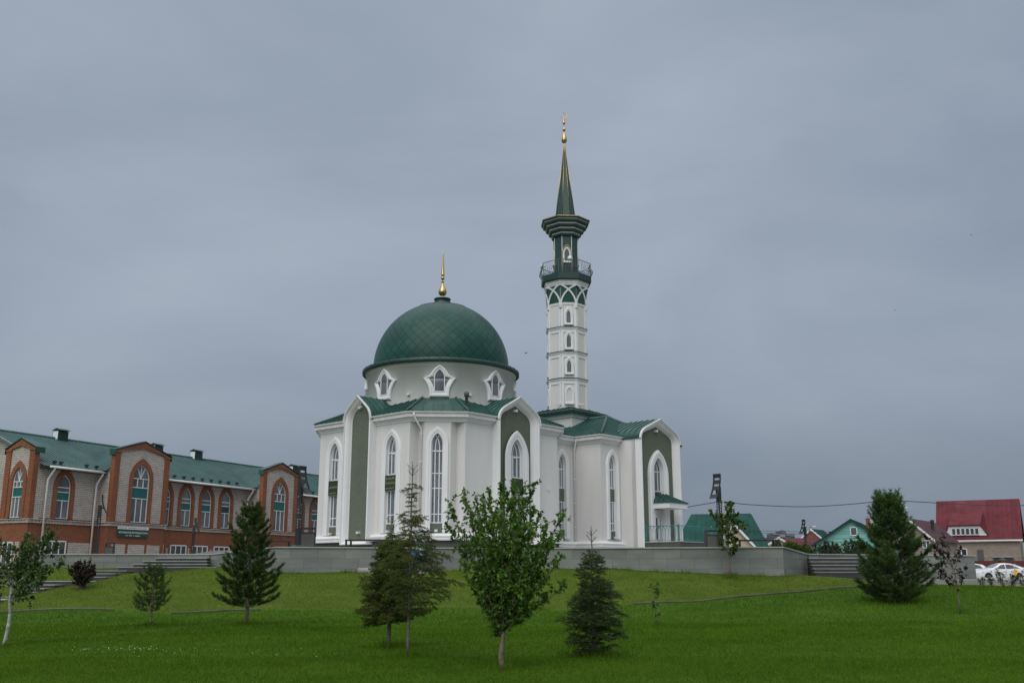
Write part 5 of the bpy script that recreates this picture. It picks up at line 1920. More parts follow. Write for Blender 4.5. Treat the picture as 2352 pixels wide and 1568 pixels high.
for px, w0, z1, m_ in ((1992, .17, hz(1189), M['brickred']), (2004, .14, hz(1193), M['signwhite'])):
    mb = H()
    x = hx(px)
    mb.box(x - w0, x + w0, 2.2, 2.6, 5.0, z1)
    mb.add([(x - w0 - .06, 2.14, z1), (x + w0 + .06, 2.14, z1), (x + w0 + .06, 2.66, z1), (x - w0 - .06, 2.66, z1), (x, 2.4, z1 + .2)], [[0, 1, 4], [1, 2, 4], [2, 3, 4], [3, 0, 4], [3, 2, 1, 0]])
    mb.build('chimney', m_, rf_)
mb = H()
mb.box(hx(1897), hx(1909), 3, 3.6, 4.5, hz(1219))
mb.box(hx(1895), hx(1911), 2.9, 3.7, hz(1219), hz(1216))
mb.build('roof_vent', M['darkgreenroof'], rf_)

# green roofed house behind the porch railing
Yh = 95
h4, H, F, rf_ = house('green_roofed_house', 'house with a big bright green hipped roof behind the mosque porch', 1655, 1290, Yh, 8.4, 8.0, 3.9, 7.3, 'x', M['beigewall'], M['greenhouse_roof'], rz=R(-14), hip=1.75, over=.4)
hx = lambda px: (at(px, 1250, Yh).x - h4.location.x)
mb = H()
xc, hw_ = hx(1689), 1.75
FW_ = Fr((xc, -1.2, 0), (1, 0, 0), (0, -1, 0))
mb.prism(FW_, [(-hw_, .8), (hw_, .8), (hw_, 4.0), (0, 6.15), (-hw_, 4.0)], -3.0, 0)
mb.build('gable_wing', M['beigewall'], h4)
mb = H()
for sx in (-1, 1):
    mb.prism(FW_, [(0, 6.2), (sx * (hw_ + .3), 3.82), (sx * (hw_ + .3), 3.98), (0, 6.36)], -3.2, .3)
mb.build('wing_roof', M['greenhouse_roof'], h4)
mb = H()
for sx in (-1, 1):
    mb.bar(FW_, [(0, 6.17), (sx * (hw_ + .3), 3.78)], .2, .3, .35)
mb.build('verge_trim', M['white'], h4)
hwin(H, FW_, h4, .25, 1.2, 2.3, 3.6, 2, .02)
mb = H()
mb.box(hx(1752), hx(1762), .0, 2, 1, 3.2)
mb.build('porch', M['beigewall'], h4)

# small brick house, block-walled house, far flats
Yh = 132
h5, H, F, rf_ = house('small_brick_house', 'small red brick house with a green roof left of the turquoise house', 1865, 1290, Yh, 2.9, 5, 6.1, 7.35, 'y', M['brickred'], M['greenhouse_roof'], rz=R(-34), over=.15, verge=M['white'])
Yh = 124
h6, H, F, rf_ = house('block_house', 'low house of rough pale blocks with a red roof, behind the small lamp post', 1836, 1290, Yh, 4.4, 5.5, 5.15, 5.95, 'x', M['blockwall'], M['redroof'], rz=R(-16), over=.25)
Yh = 119
h7, H, F, rf_ = house('brown_roofed_house', 'low beige gabled house with a brown roof left of the block-walled house', 1787, 1290, Yh, 2.4, 6, 5.1, 5.8, 'y', M['beigewall'], M['brownroof'], rz=R(12), over=.25, verge=M['gutter'])
p = at(1800, 1260, 520)
fl = empty('apartment_block', (p.x, 520, 0), 0, 'far grey apartment block with stepped roofline on the horizon', 'building')
M['farwall'] = mat('far_grey_wall', (.11, .125, .16), .9, var=.2, scale=.15)
M['farlight'] = mat('far_pale_wall', (.26, .28, .31), .9, var=.2, scale=.15)
mb = MB()
zf_ = lambda py: zat(py, 520)
xf_ = lambda px: at(px, 1250, 520).x - p.x
for a, b, c_ in ((1776, 1791, 1224), (1791, 1797, 1226), (1797, 1807, 1218.5), (1807, 1816, 1224.5), (1816, 1827, 1226)):
    mb.box(xf_(a), xf_(b), 0, 12, 0, zf_(c_))
mb.box(xf_(1800), xf_(1804), 2, 6, zf_(1218.5), zf_(1216.5))
mb.build('wall', M['farwall'], fl)
mb = MB()
for a, b, c_, d_ in ((1777, 1790, 1227.5, 1225.8), (1792, 1804, 1233, 1227), (1808, 1815, 1229, 1226.5), (1817, 1826, 1231, 1229)):
    mb.box(xf_(a), xf_(b), -.5, .2, zf_(c_), zf_(d_))
mb.build('balcony_band', M['farlight'], fl)

# fence by the road
p0, p1 = at(2226, 1290, 104), at(2420, 1290, 104)
fe = empty('fence', (p0.x, 104, 1.0), 0, 'low dark red metal fence with curled ironwork behind the parked cars', 'fence')
L = p1.x - p0.x
mb = MB()
mb.box(0, L, 0, .05, .2, zat(1287, 104) - 1.0)
mb.build('fence_panel', mat('dark_red_sheet', (.10, .022, .02), .6, var=.3, scale=4), fe)
mb = MB()
zt0 = zat(1287, 104) - 1.0
for k in range(6):
    x = .6 + k * 1.6
    mb.tube([(x + .8 * math.cos(t), .02, zt0 + .32 * math.sin(t)) for t in np.linspace(0, PI, 12)], .022, 4)
    mb.tube([(x + .35 * math.cos(t), .02, zt0 + .2 * math.sin(t)) for t in np.linspace(0, PI, 8)], .018, 4)
mb.build('ironwork', M['darkmetal'], fe)
xq = at(2303, 1290, 104).x - p0.x
mb = MB()
mb.box(xq - .24, xq + .24, -.2, .25, 0, zt0 + .02)
po = mb.build('post', M['brickred'], fe)
mb = MB()
mb.add([(xq - .36, -.32, zt0 + .02), (xq + .36, -.32, zt0 + .02), (xq + .36, .37, zt0 + .02), (xq - .36, .37, zt0 + .02), (xq, .02, zt0 + .38)], [[0, 1, 4], [1, 2, 4], [2, 3, 4], [3, 0, 4], [3, 2, 1, 0]])
mb.build('post_cap', M['greenedge'], po)

# poles and cables
def pole(px, py_top, Y, label, arm=True, r=.10):
    p = at(px, py_top, Y)
    o = empty('utility_pole', (p.x, Y, .9), 0, label, 'pole')
    mb = MB()
    mb.tube([(0, 0, 0), (0, 0, p.z - .9)], r, 8, r1=r * .7)
    mb.build('pole', M['concrete'], o)
    if arm:
        mb = MB()
        mb.box(-.5, .5, -.05, .05, p.z - 1.25, p.z - 1.15)
        mb.build('cross_arm', M['darkmetal'], o)
    return p
pA = pole(1661, 1146, 92, 'utility pole behind the tall lamp post right of the porch')
pB = pole(2046, 1142, 92, 'utility pole hidden behind the big pine')
def cable(pts, r, label):
    P = [at(*q) for q in pts]
    # smooth curve through the points
    out = []
    for i in range(len(P) - 1):
        a, b = P[max(i - 1, 0)], P[i]
        c_, d_ = P[i + 1], P[min(i + 2, len(P) - 1)]
        for t in np.linspace(0, 1, 8, endpoint=False):
            out.append(.5 * ((2 * b) + (c_ - a) * t + (2 * a - 5 * b + 4 * c_ - d_) * t * t + (3 * b - a - 3 * c_ + d_) * t ** 3))
    out.append(P[-1])
    mb = MB()
    mb.tube(out, r, 4, caps=False)
    return tag(mb.build('power_cable', M['darkmetal'], uv=False), label, 'cable', 'overhead cables on the right')
cable([(1400, 1195, 92), (1565, 1166, 92), (1661, 1150, 92)], .035, 'cable rising from behind the porch to the pole by the lamp post')
cable([(1661, 1151, 92), (1720, 1158, 92), (1840, 1163, 92), (1950, 1157.5, 92), (2046, 1147, 92)], .035, 'thick overhead cable sagging between the lamp post and the big pine')
cable([(2046, 1148, 92), (2120, 1152.5, 92), (2240, 1158.5, 92), (2360, 1160, 92), (2500, 1155, 92)], .035, 'thick overhead cable running right from the big pine above the crimson roof')
for py, lb in ((1221, 'topmost of the thin wires above the turquoise house'), (1226, 'second thin wire above the turquoise house'), (1237, 'thin wire crossing the turquoise gable below its window'), (1245, 'lowest thin wire before the turquoise house')):
    cable([(1700, py - 4, 96), (1850, py - .5, 96), (2000, py - 1.5, 96), (2150, py - 3, 96), (2420, py - 3, 96)], .018, lb)
for px, p0_, p1_, Y, lb in ((1858, 1208, 1250, 120, 'thin street lamp with a bent top before the small red brick house'), (2139, 1202, 1250, 125, 'thin street lamp between the beige house and the crimson roof'), (2068, 1165, 1260, 110, 'street lamp with a white head behind the big pine')):
    p = at(px, p0_, Y)
    o = empty('street_lamp', (p.x, Y, .9), 0, lb, 'street lamp')
    mb = MB()
    mb.tube([(0, 0, 0), (0, 0, p.z - 1.4), (.1, 0, p.z - 1.05), (.45, 0, p.z - .9)], .06, 6)
    mb.build('pole', M['railmetal'], o)
    mb = MB()
    mb.box(.35, .8, -.1, .1, p.z - .95, p.z - .85)
    mb.build('lamp_head', M['signwhite'], o)

# ------------------------------------------------------------------ parked cars
M['carwhite'] = mat('white_car_paint', (.72, .74, .76), .22, var=.03, spec=.6)
M['yellow'] = mat('yellow_sticker', (.72, .40, .03), .4, var=.05)
M['redlight'] = mat('tail_light', (.35, .02, .03), .25)
M['headlight'] = mat('headlight_glass', (.35, .37, .40), .15)
M['tyre'] = mat('tyre', (.015, .015, .016), .85)
M['rim'] = mat('rim', (.20, .21, .22), .35, .6)
def make_car(name, loc, rz, label, taxi=False, hatch=False):
    """nose at x = 0, tail at x = L; the near side faces -y"""
    t = empty(name, loc, rz, label, 'car', 'white cars parked behind the right wall')
    L = 4.4 if not hatch else 4.1
    up = [(0, .55), (.04, .68), (.25, .80), (.8, .93), (1.25, 1.02), (1.7, 1.24), (2.1, 1.42), (2.5, 1.49), (2.9, 1.48), (3.3, 1.40)]
    up += [(3.7, 1.24), (3.98, 1.12), (4.3, 1.07), (4.38, .9), (4.4, .6)] if not hatch else [(3.6, 1.36), (3.85, 1.15), (3.98, 1.0), (4.06, .85), (4.1, .6)]
    bl = lambda x: .70 + .22 * min(1, x / .9) + .06 * max(0, min(1, (x - 1) / 2.6))
    V, fs = [], []
    for x, z in up:
        zb = .24
        zbelt = min(z, bl(x))
        hw = .86 * (1 - .16 * max(0, 1 - x / .6) ** 2 - .10 * max(0, 1 - (L - x) / .5) ** 2)
        hr2 = hw - .26 * max(0, min(1, (z - zbelt) / .5)) - .03
        sec = [(hw * .94, zb), (hw, zb + (zbelt - zb) * .5), (hw * .975, zbelt), (hr2 + .02, zbelt + (z - zbelt) * .9), (hr2 - .12, z), (0, z + .02)]
        for s_ in (-1, 1):
            q = sec if s_ < 0 else sec[::-1][1:]
            V += [(x, s_ * a, b) for a, b in q]
    n = 11
    for i in range(len(up) - 1):
        for k in range(n - 1):
            fs.append([i * n + k, i * n + k + 1, (i + 1) * n + k + 1, (i + 1) * n + k])
    fs += [list(range(n))[::-1], list(range((len(up) - 1) * n, len(up) * n))]
    mb = MB()
    mb.add(V, fs, True)
    body = mb.build('body', M['carwhite'], t)
    def sidep(x, z, s_, e=.012):
        zbelt = bl(x)
        hw = .86
        zt = np.interp(x, [a for a, b in up], [b for a, b in up])
        f_ = (z - zbelt) / max(.05, zt - zbelt)
        hr2 = hw - .26 * max(0, min(1, (zt - zbelt) / .5)) - .03
        yv = hw * .975 + (hr2 + .02 - hw * .975) * min(1, max(0, f_) / .9)
        return (x, s_ * (yv + e), z)
    for s_ in (-1, 1):
        for (xa, xb, xc, xd) in (((1.55, 2.48, 2.48, 2.12), (2.55, 3.35, 3.3, 2.55)) if not hatch else ((1.55, 2.48, 2.48, 2.12), (2.55, 3.5, 3.3, 2.55))):
            mb = MB()
            za, zb = bl(xa) + .04, bl(xb) + .04
            zt1 = lambda x: np.interp(x, [a for a, b in up], [b for a, b in up]) - .10
            q = [sidep(xa, za, s_), sidep((xa + xb) / 2, bl((xa + xb) / 2) + .04, s_), sidep(xb, zb, s_), sidep(xc, zt1(xc), s_), sidep((xc + xd) / 2, zt1((xc + xd) / 2), s_), sidep(xd, zt1(xd), s_)]
            mb.poly(q)
            mb.build('side_window', M['glassdark'], t)
        if not hatch:
            mb = MB()
            mb.poly([sidep(3.38, bl(3.38) + .05, s_), sidep(3.8, bl(3.8) + .04, s_), sidep(3.34, 1.26, s_)])
            mb.build('quarter_window', M['glassdark'], t)
        mb = MB()
        mb.fbox(Fr((1.48, s_ * .92, 1.0), (1, 0, 0)), 0, .2, .0, .13, -.09 if s_ > 0 else -.09, .09)
        mb.build('mirror', M['carwhite'], t)
        for xw in (.82, L - .78):
            mb = MB()
            G = Fr((xw, s_ * .88, .31), (1, 0, 0), (0, s_, 0))
            circ = lambda r_: [(r_ * math.cos(a), r_ * math.sin(a)) for a in np.linspace(0, 2 * PI, 20, endpoint=False)]
            mb.rings(G, [(circ(.19), -.02), (circ(.21), .0), (circ(.31), .0), (circ(.315), -.2)])
            w = mb.build('wheel', M['tyre'], t)
            mb = MB()
            for k in range(5):
                a = 2 * PI * k / 5
                mb.bar(G, [(.04 * math.cos(a), .04 * math.sin(a)), (.2 * math.cos(a), .2 * math.sin(a))], .07, -.05, -.01)
            mb.rings(G, [(circ(.17), -.04), (circ(.205), -.01), (circ(.21), -.04)])
            mb.build('rim', M['rim'], w)
            mb = MB()
            arcp = [(.37 * math.cos(a), .37 * math.sin(a)) for a in np.linspace(-.15, PI + .15, 14)]
            mb.flat(Fr((xw, s_ * .868, .31), (1, 0, 0), (0, s_, 0)), arcp, 0)
            mb.build('wheel_arch', M['tyre'], t)
        mb = MB()
        mb.poly([(.05, s_ * .70, .60), (.35, s_ * .845, .64), (.42, s_ * .84, .76), (.08, s_ * .69, .70)])
        mb.build('headlight', M['headlight'], t)
        mb = MB()
        xe = L
        mb.poly([(xe - .3, s_ * .85, .98), (xe - .03, s_ * .775, .98), (xe + .0, s_ * .775, .78), (xe - .14, s_ * .82, .76)])
        mb.build('tail_light', M['redlight'], t)
        mb = MB()
        for xd_ in (1.42, 2.5, 3.3):
            mb.tube([(xd_, s_ * .865, .35), (xd_, s_ * .868, .62), (xd_, s_ * .848, bl(xd_))], .008, 3)
        mb.build('door_gap', M['tyre'], t)
    def zs(x): return float(np.interp(x, [a for a, b in up], [b for a, b in up])) + .03
    mb = MB()
    mb.poly([(1.38, -.66, zs(1.38) + .0), (1.38, .66, zs(1.38)), (2.02, .52, zs(2.02)), (2.02, -.52, zs(2.02))])
    mb.build('windscreen', M['glassgrey'], t)
    mb = MB()
    if hatch: mb.poly([(3.35, -.5, zs(3.4) - .02), (3.35, .5, zs(3.4) - .02), (3.85, .62, zs(3.85)), (3.85, -.62, zs(3.85))])
    else: mb.poly([(3.3, -.5, zs(3.3)), (3.3, .5, zs(3.3)), (3.9, .62, zs(3.9)), (3.9, -.62, zs(3.9))])
    mb.build('rear_window', M['glassdark'], t)
    if taxi:
        G = Fr((0, -.872, 0), (1, 0, 0), (0, -1, 0))
        mb = MB()
        cir = [(3.33 + .22 * math.cos(a), .74 + .22 * math.sin(a)) for a in np.linspace(R(-35), R(215), 16)]
        mb.flat(G, cir + [(3.3, .32)], .012)
        mb.build('pin_sticker', M['yellow'], t)
        mb = MB()
        for x0 in (2.98,):
            mb.rings(G, [([(x0 + .07 * math.cos(a), .74 + .08 * math.sin(a)) for a in np.linspace(0, 2 * PI, 14, endpoint=False)], .016), ([(x0 + .04 * math.cos(a), .74 + .05 * math.sin(a)) for a in np.linspace(0, 2 * PI, 14, endpoint=False)], .016)])
        mb.build('round_badge', M['redlight'], t)
        mb = MB()
        mb.flat(G, [(2.86, .30), (3.28, .30), (3.0, .56)], .011)
        mb.build('dark_wedge', M['tyre'], t)
        for body_, x, z, w in (('Яндекс', 1.72, .66, .5), ('Такси', 1.64, .5, .34)):
            text_obj('lettering', body_, .16, Fr((x, -.874, z), (1, 0, 0), (0, -1, 0)), M['tyre'], t, dep=.004, width=w)
        mb = MB()
        for x0 in (1.0, 3.95):
            for k in range(6):
                i, j = k % 3, k // 3
                if (i + j) % 2 == 0:
                    mb.fbox(G, x0 + i * .055, x0 + (i + 1) * .055, .70 + j * .05, .75 + j * .05, -.02, .012)
        for k in range(4):
            mb.fbox(G, 2.2 + .07 * k, 2.26 + .07 * k, .72, .75, 0, .008)
        mb.build('checker_mark', M['tyre'], t)
    return t
p = at(2237, 1300, 92)
gcar = zat(1292.5, 92) - 1.5
make_car('taxi', (p.x, 92, gcar), R(4), 'white taxi saloon with a yellow pin sticker on its door', taxi=True)
p = at(2226, 1300, 97.5)
make_car('parked_car', (p.x - 2.6, 97.5, gcar + .05), R(-2), 'white car mostly hidden behind the end of the right wall and the taxi', hatch=True)
p = at(2352, 1300, 96)
make_car('parked_car', (p.x + 1.2, 96.5, gcar + .02), R(182), 'white hatchback behind the tail of the taxi at the right edge', hatch=True)
# birds
for px, py, Y in ((1208, 811, 60), (2231, 540, 90), (2056, 712, 90)):
    p = at(px, py, Y)
    o = empty('bird', tuple(p), RNG.uniform(0, 3), 'tiny dark bird in flight %s' % ({1208: 'between the dome and the minaret', 2231: 'high at the right', 2056: 'right of the minaret'}[px]), 'bird', 'birds in flight')
    mb = MB()
    mb.tube([(-.09, 0, 0), (-.03, 0, .01), (.04, 0, .01), (.10, 0, 0)], [.005, .022, .02, .006], 6)
    mb.build('body', M['darkmetal'], o)
    for s_ in (-1, 1):
        mb = MB()
        mb.add([(.03, s_ * .015, .01), (-.03, s_ * .015, .01), (-.05, s_ * .10, .05), (-.09, s_ * .19, .03), (.0, s_ * .11, .055)], [[0, 1, 2, 4], [4, 2, 3]])
        mb.build('wing', M['darkmetal'], o)

# ------------------------------------------------------------------ trees and shrubs
def rnd(n, lo=-1.0, hi=1.0): return RNG.uniform(lo, hi, n)
def unit(v): return v / np.maximum(1e-9, np.linalg.norm(v, axis=-1, keepdims=True))
def curve(p0, p1, p2, n=7):
    """quadratic curve as an array"""
    t = np.linspace(0, 1, n)[:, None]
    p0, p1, p2 = np.array(p0, float), np.array(p1, float), np.array(p2, float)
    return (1 - t) ** 2 * p0 + 2 * t * (1 - t) * p1 + t * t * p2
def along(c, f):
    """point and direction at fraction f of a polyline"""
    f = min(max(f, 0), .9999) * (len(c) - 1)
    i = int(f)
    return c[i] + (c[i + 1] - c[i]) * (f - i), unit(c[i + 1] - c[i])
class Leaves:
    def __init__(s): s.p, s.d, s.L, s.W = [], [], [], []
    def add(s, p, d, L, W):
        s.p.append(p); s.d.append(d); s.L.append(L); s.W.append(W)
    def build(s, name, m, parent, fold=.25, droop=.25):
        p, d = np.array(s.p), unit(np.array(s.d))
        L, Wd = np.array(s.L)[:, None], np.array(s.W)[:, None]
        n = len(p)
        r = unit(RNG.normal(size=(n, 3)) + np.array([0, 0, .9]))
        side = unit(np.cross(d, r))
        nn = unit(np.cross(side, d))
        a = p
        b = p + d * L * .42 + side * Wd * .5 + nn * Wd * fold
        c = p + d * L - nn * L * droop * .3 + np.array([0, 0, -1]) * L * droop * .4
        e = p + d * L * .42 - side * Wd * .5 + nn * Wd * fold
        V = np.stack([a, b, c, e], 1).reshape(-1, 3)
        i = np.arange(n)[:, None] * 4
        F = np.concatenate([i + np.array([[0, 1, 2]]), i + np.array([[0, 2, 3]])], 0)
        return np_obj(name, V, F, m, parent)
class Needles:
    def __init__(s): s.V = []
    def brush(s, a, b, n, L, w, fwd=.55, spread=1.0, flat=0.0):
        """needles standing round the twig a-b"""
        a, b = np.asarray(a, float), np.asarray(b, float)
        d = unit(b - a)
        t = RNG.uniform(0, 1, n)[:, None]
        base = a + (b - a) * t
        r = RNG.normal(size=(n, 3))
        r = unit(r - d * (r @ d)[:, None])
        if flat: r[:, 2] *= (1 - flat)
        v = unit(d * fwd + r * spread)
        ln = L * RNG.uniform(.75, 1.2, n)[:, None]
        side = unit(np.cross(v, RNG.normal(size=(n, 3)))) * w / 2
        s.V.append(np.stack([base - side, base + side, base + v * ln], 1).reshape(-1, 3))
    def build(s, name, m, parent):
        V = np.concatenate(s.V)
        return np_obj(name, V, np.arange(len(V)).reshape(-1, 3), m, parent)

M['leaf'] = leaf_mat('bright_leaf', (0.042, 0.112, 0.015), (0.120, 0.245, 0.036), 2.4, .3, .5)
M['leafb'] = leaf_mat('birch_leaf', (0.034, 0.085, 0.020), (0.078, 0.150, 0.038), 2.0, .3, .5)
M['leafy'] = leaf_mat('young_leaf', (0.030, 0.080, 0.012), (0.100, 0.145, 0.024), 1.6, .3, .5)
M['purple'] = leaf_mat('purple_leaf', (0.014, 0.008, 0.009), (0.036, 0.020, 0.022), 3.0, .12, .55)
M['spruce'] = leaf_mat('spruce_needle', (0.046, 0.076, 0.016), (0.125, 0.150, 0.030), 2.2, .3, .6)
M['spruced'] = leaf_mat('dark_spruce_needle', (0.028, 0.058, 0.018), (0.076, 0.116, 0.038), 2.6, .3, .6)
M['pine'] = leaf_mat('pine_needle', (0.022, 0.056, 0.014), (0.068, 0.126, 0.030), 2.0, .3, .6)
M['pineb'] = leaf_mat('big_pine_needle', (0.026, 0.062, 0.016), (0.080, 0.146, 0.038), 1.0, .3, .6)
M['bushg'] = leaf_mat('grey_green_leaf', (0.026, 0.050, 0.026), (0.070, 0.105, 0.058), 1.2, .15, .6)
M['birchbark'] = mat('birch_bark', (.42, .42, .40), .8, var=.5, scale=6, bmp=.3, fscale=20, stretch=(1, 1, 3))

def tree_root(name, px, py, Y, label, cat='tree', group=None, sink=.02):
    p = at(px, py, Y)
    z = gz1(p.x, Y)
    root = empty(name, (p.x, Y, z - sink), 0, label, cat, group)
    ax = Y * math.cos(PITCH) - .1
    return root, FPX / ax          # root and photograph pixels per metre

def tubes(mb, c, r0, r1, n=6):
    mb.tube([tuple(q) for q in c], list(np.linspace(r0, r1, len(c))), n)

def leafy_shoots(lv, mb, limb, f0, n, l0, l1, leaf, nleaf, spread=.8, up=.25, rw=.004, dens=1.0):
    """short shoots with leaves all along a limb"""
    for k in range(n):
        f = f0 + (1 - f0) * (k + RNG.uniform(0, 1)) / n
        p, d = along(limb, f)
        ln = RNG.uniform(l0, l1) * (1.1 - .4 * f)
        o = unit(RNG.normal(size=3) * spread + d * .7 + np.array([0, 0, up]))
        q = p + o * ln
        m_ = p + o * ln * .5 + np.array([0, 0, .02])
        c = curve(p, m_, q + np.array([0, 0, up * ln * .2]), 4)
        if mb is not None: tubes(mb, c, rw, rw * .4, 3)
        nl = max(2, int(nleaf * ln / l1 * dens))
        for j in range(nl):
            g = RNG.uniform(.12, 1.0)
            pp, dd = along(c, g)
            ld = dd * .5 + RNG.normal(size=3) * .75 + np.array([0, 0, .1])
            s_ = RNG.uniform(.5, 1.2)
            lv.add(pp, ld, leaf[0] * s_, leaf[1] * s_)
    p, d = along(limb, 1)
    for j in range(int(nleaf * 1.2)):
        g = RNG.uniform(.9, 1.0)
        pp, dd = along(limb, g)
        lv.add(pp, dd + RNG.normal(size=3) * .6, leaf[0], leaf[1])

# --- the leafy tree in front of the mosque
def broad_tree(name, px, py, Y, label, trunk_px, limbs, leaf, m, barkm, r0, shoots, fork_t=1.0, extra=0, l0=.10, l1=.30, nleaf=9, group=None, depth=.55, start=.30, spread=.8, up=.25, twig=True, cat='tree'):
    root, k = tree_root(name, px, py, Y, label, cat, group)
    w2 = lambda x, y: np.array([(x - px) / k, 0, (py - y) / k])
    mb = MB()
    tp = [w2(x, y) for x, y in trunk_px]
    for i, q in enumerate(tp): q[1] = .02 * math.sin(i * 2.1)
    tubes(mb, np.array(tp), r0, r0 * .62, 9)
    lv = Leaves()
    fork = tp[-1]
    for (x, y, dy, fx) in limbs:
        e_ = w2(x, y)
        e_[1] = dy
        f_ = tp[-1] if fx is None else w2(*fx)
        mid = (f_ + e_) / 2 + np.array([(e_[0] - f_[0]) * .05, dy * .15, -.10 * abs(e_[0] - f_[0]) + .0])
        mid[0] += (f_[0] - e_[0]) * .12
        c = curve(f_, mid, e_, 9)
        c[1:-1] += RNG.normal(size=(7, 3)) * .012
        ln = float(np.linalg.norm(e_ - f_))
        tubes(mb, c, r0 * .34, .004, 5)
        leafy_shoots(lv, mb if twig else None, c, start, max(5, int(shoots * ln)), l0, l1, leaf, nleaf, spread, up)
    mb.build('trunk', barkm, root, uv=False)
    lv.build('crown', m, root)
    return root
R_ = lambda a=.4: float(RNG.uniform(-a, a))
limbs = [(1030, 1165, -.1, None), (1022, 1213, .3, None), (1062, 1135, .2, None), (1092, 1150, -.35, None), (1118, 1128, .4, None), (1150, 1118, -.2, None), (1180, 1112, .15, None),
         (1226, 1122, -.1, None), (1205, 1150, .5, None), (1240, 1190, -.3, None), (1296, 1187, .1, None), (1288, 1232, .45, None), (1262, 1250, -.45, None), (1298, 1345, .2, (1175, 1440)), (1290, 1285, -.2, None),
         (1068, 1300, -.2, (1150, 1450)), (1058, 1255, .35, None), (1095, 1210, -.5, None), (1140, 1180, .55, None), (1185, 1200, -.55, None), (1218, 1230, .3, None), (1120, 1400, .1, (1150, 1455)), (1205, 1400, -.1, (1160, 1455)),
         (1140, 1440, .15, (1152, 1470)), (1165, 1260, .1, None), (1120, 1270, .5, None), (1212, 1290, -.5, None), (1105, 1330, -.3, (1150, 1450)), (1240, 1330, .3, (1165, 1445)), (1150, 1330, -.5, None), (1190, 1345, .45, None),
         (1110, 1168, -.1, None), (1165, 1135, .35, None), (1202, 1132, -.3, None), (1130, 1205, -.2, None), (1178, 1165, .1, None), (1226, 1172, .2, None), (1258, 1215, .0, None), (1085, 1240, .05, None), (1245, 1290, .0, None), (1080, 1345, .1, (1150, 1445))]
broad_tree('leafy_tree', 1155, 1538, 17.7, 'bright green broad-leaved tree with a fan of limbs in the middle foreground', [(1157, 1540), (1152, 1520), (1150, 1500), (1154, 1475), (1156, 1452)], limbs, (.078, .047), M['leaf'], M['bark'], .052, 30, nleaf=14, l0=.08, l1=.25, start=.14)

# --- birch at the left edge
limbs = [(-60, 1290, .2, None), (-20, 1245, -.2, None), (18, 1240, .3, None), (40, 1262, -.3, None), (88, 1230, .1, (20, 1345)), (98, 1255, .2, (20, 1350)), (66, 1290, -.1, None), (112, 1300, .2, (15, 1360)), (100, 1330, -.3, (14, 1362)), (-80, 1330, .1, None), (62, 1345, .3, (12, 1368)),
         (40, 1372, -.2, (10, 1375)), (75, 1318, -.4, None), (20, 1300, .5, None), (-10, 1290, -.5, None), (45, 1320, .1, None), (-40, 1360, .0, (8, 1375)), (55, 1376, .1, (10, 1380)), (30, 1275, .0, None), (84, 1240, .0, (40, 1300))]
broad_tree('birch', 6, 1487, 22.5, 'young white-barked birch at the left edge', [(5, 1490), (10, 1465), (15, 1430), (14, 1405), (9, 1385), (12, 1350)], limbs, (.075, .060), M['leafb'], M['birchbark'], .045, 26, nleaf=16, l0=.10, l1=.36, start=.22)

# --- thin young tree before the right end of the wall
limbs = [(1640, 1166, .1, (1672, 1225)), (1660, 1180, -.3, None), (1684, 1148, .1, None), (1690, 1150, -.1, None), (1707, 1190, .2, None), (1712, 1205, -.2, None), (1664, 1215, .4, None), (1655, 1212, -.2, None), (1700, 1230, .3, None), (1672, 1240, -.3, None), (1692, 1246, -.2, (1676, 1262)), (1658, 1240, .1, (1675, 1262)), (1676, 1180, .3, None), (1690, 1215, -.4, None), (1695, 1256, .2, (1677, 1275)), (1700, 1175, .1, None), (1668, 1200, .2, None)]
broad_tree('young_tree', 1678, 1320, 42.2, 'slim young tree standing before the right end of the grey wall', [(1679, 1322), (1677, 1295), (1675, 1268), (1676, 1235), (1678, 1210)], limbs, (.13, .10), M['leafy'], M['bark'], .045, 14, nleaf=13, l0=.12, l1=.32, start=.32)

# --- purple leaved tree at the right
limbs = [(2145, 1234, .1, (2200, 1300)), (2160, 1258, -.1, (2200, 1310)), (2191, 1236, .2, (2203, 1310)), (2170, 1275, .3, (2200, 1315)), (2215, 1262, -.2, (2203, 1310)), (2222, 1272, .2, (2203, 1312)), (2150, 1298, .1, (2203, 1335)), (2165, 1312, -.2, (2203, 1345)), (2195, 1280, .1, (2203, 1320)), (2232, 1307, .1, (2204, 1340)), (2215, 1330, -.1, (2205, 1345)), (2180, 1320, .2, (2203, 1348)), (2188, 1342, .0, (2205, 1360))]
broad_tree('purple_tree', 2207, 1409, 32, 'thin purple-leaved tree near the right edge of the lawn', [(2207, 1410), (2206, 1380), (2204, 1350), (2203, 1320), (2199, 1290)], limbs, (.10, .055), M['purple'], M['bark'], .028, 12, nleaf=12, l0=.12, l1=.30, start=.3)
# --- sapling and stakes
limbs = [(1500, 1345, .1, (1508, 1375)), (1512, 1342, -.1, (1508, 1372)), (1520, 1352, .1, (1509, 1375)), (1504, 1352, -.1, (1508, 1375)), (1516, 1360, .0, (1508, 1380))]
broad_tree('sapling', 1510, 1437, 29.2, 'tiny leafy sapling alone on the open lawn', [(1510, 1438), (1512, 1420), (1511, 1400), (1506, 1385), (1508, 1370)], limbs + [(1503, 1385, .05, (1506, 1400)), (1514, 1410, .05, (1511, 1420)), (1506, 1415, .0, (1511, 1425)), (1505, 1395, .0, (1508, 1400))], (.10, .06), M['leaf'], M['bark'], .012, 16, nleaf=5, l0=.05, l1=.14, start=.3)
limbs = [(1236, 1385, .05, None), (1245, 1380, 0, None), (1240, 1372, 0, None)]
broad_tree('sapling', 1241, 1403, 38, 'bare thin sapling at the foot of the bank behind the leafy tree', [(1241, 1404), (1241, 1392), (1240, 1375)], limbs, (.07, .04), M['leafy'], M['bark'], .018, 6, nleaf=3, l0=.05, l1=.14)
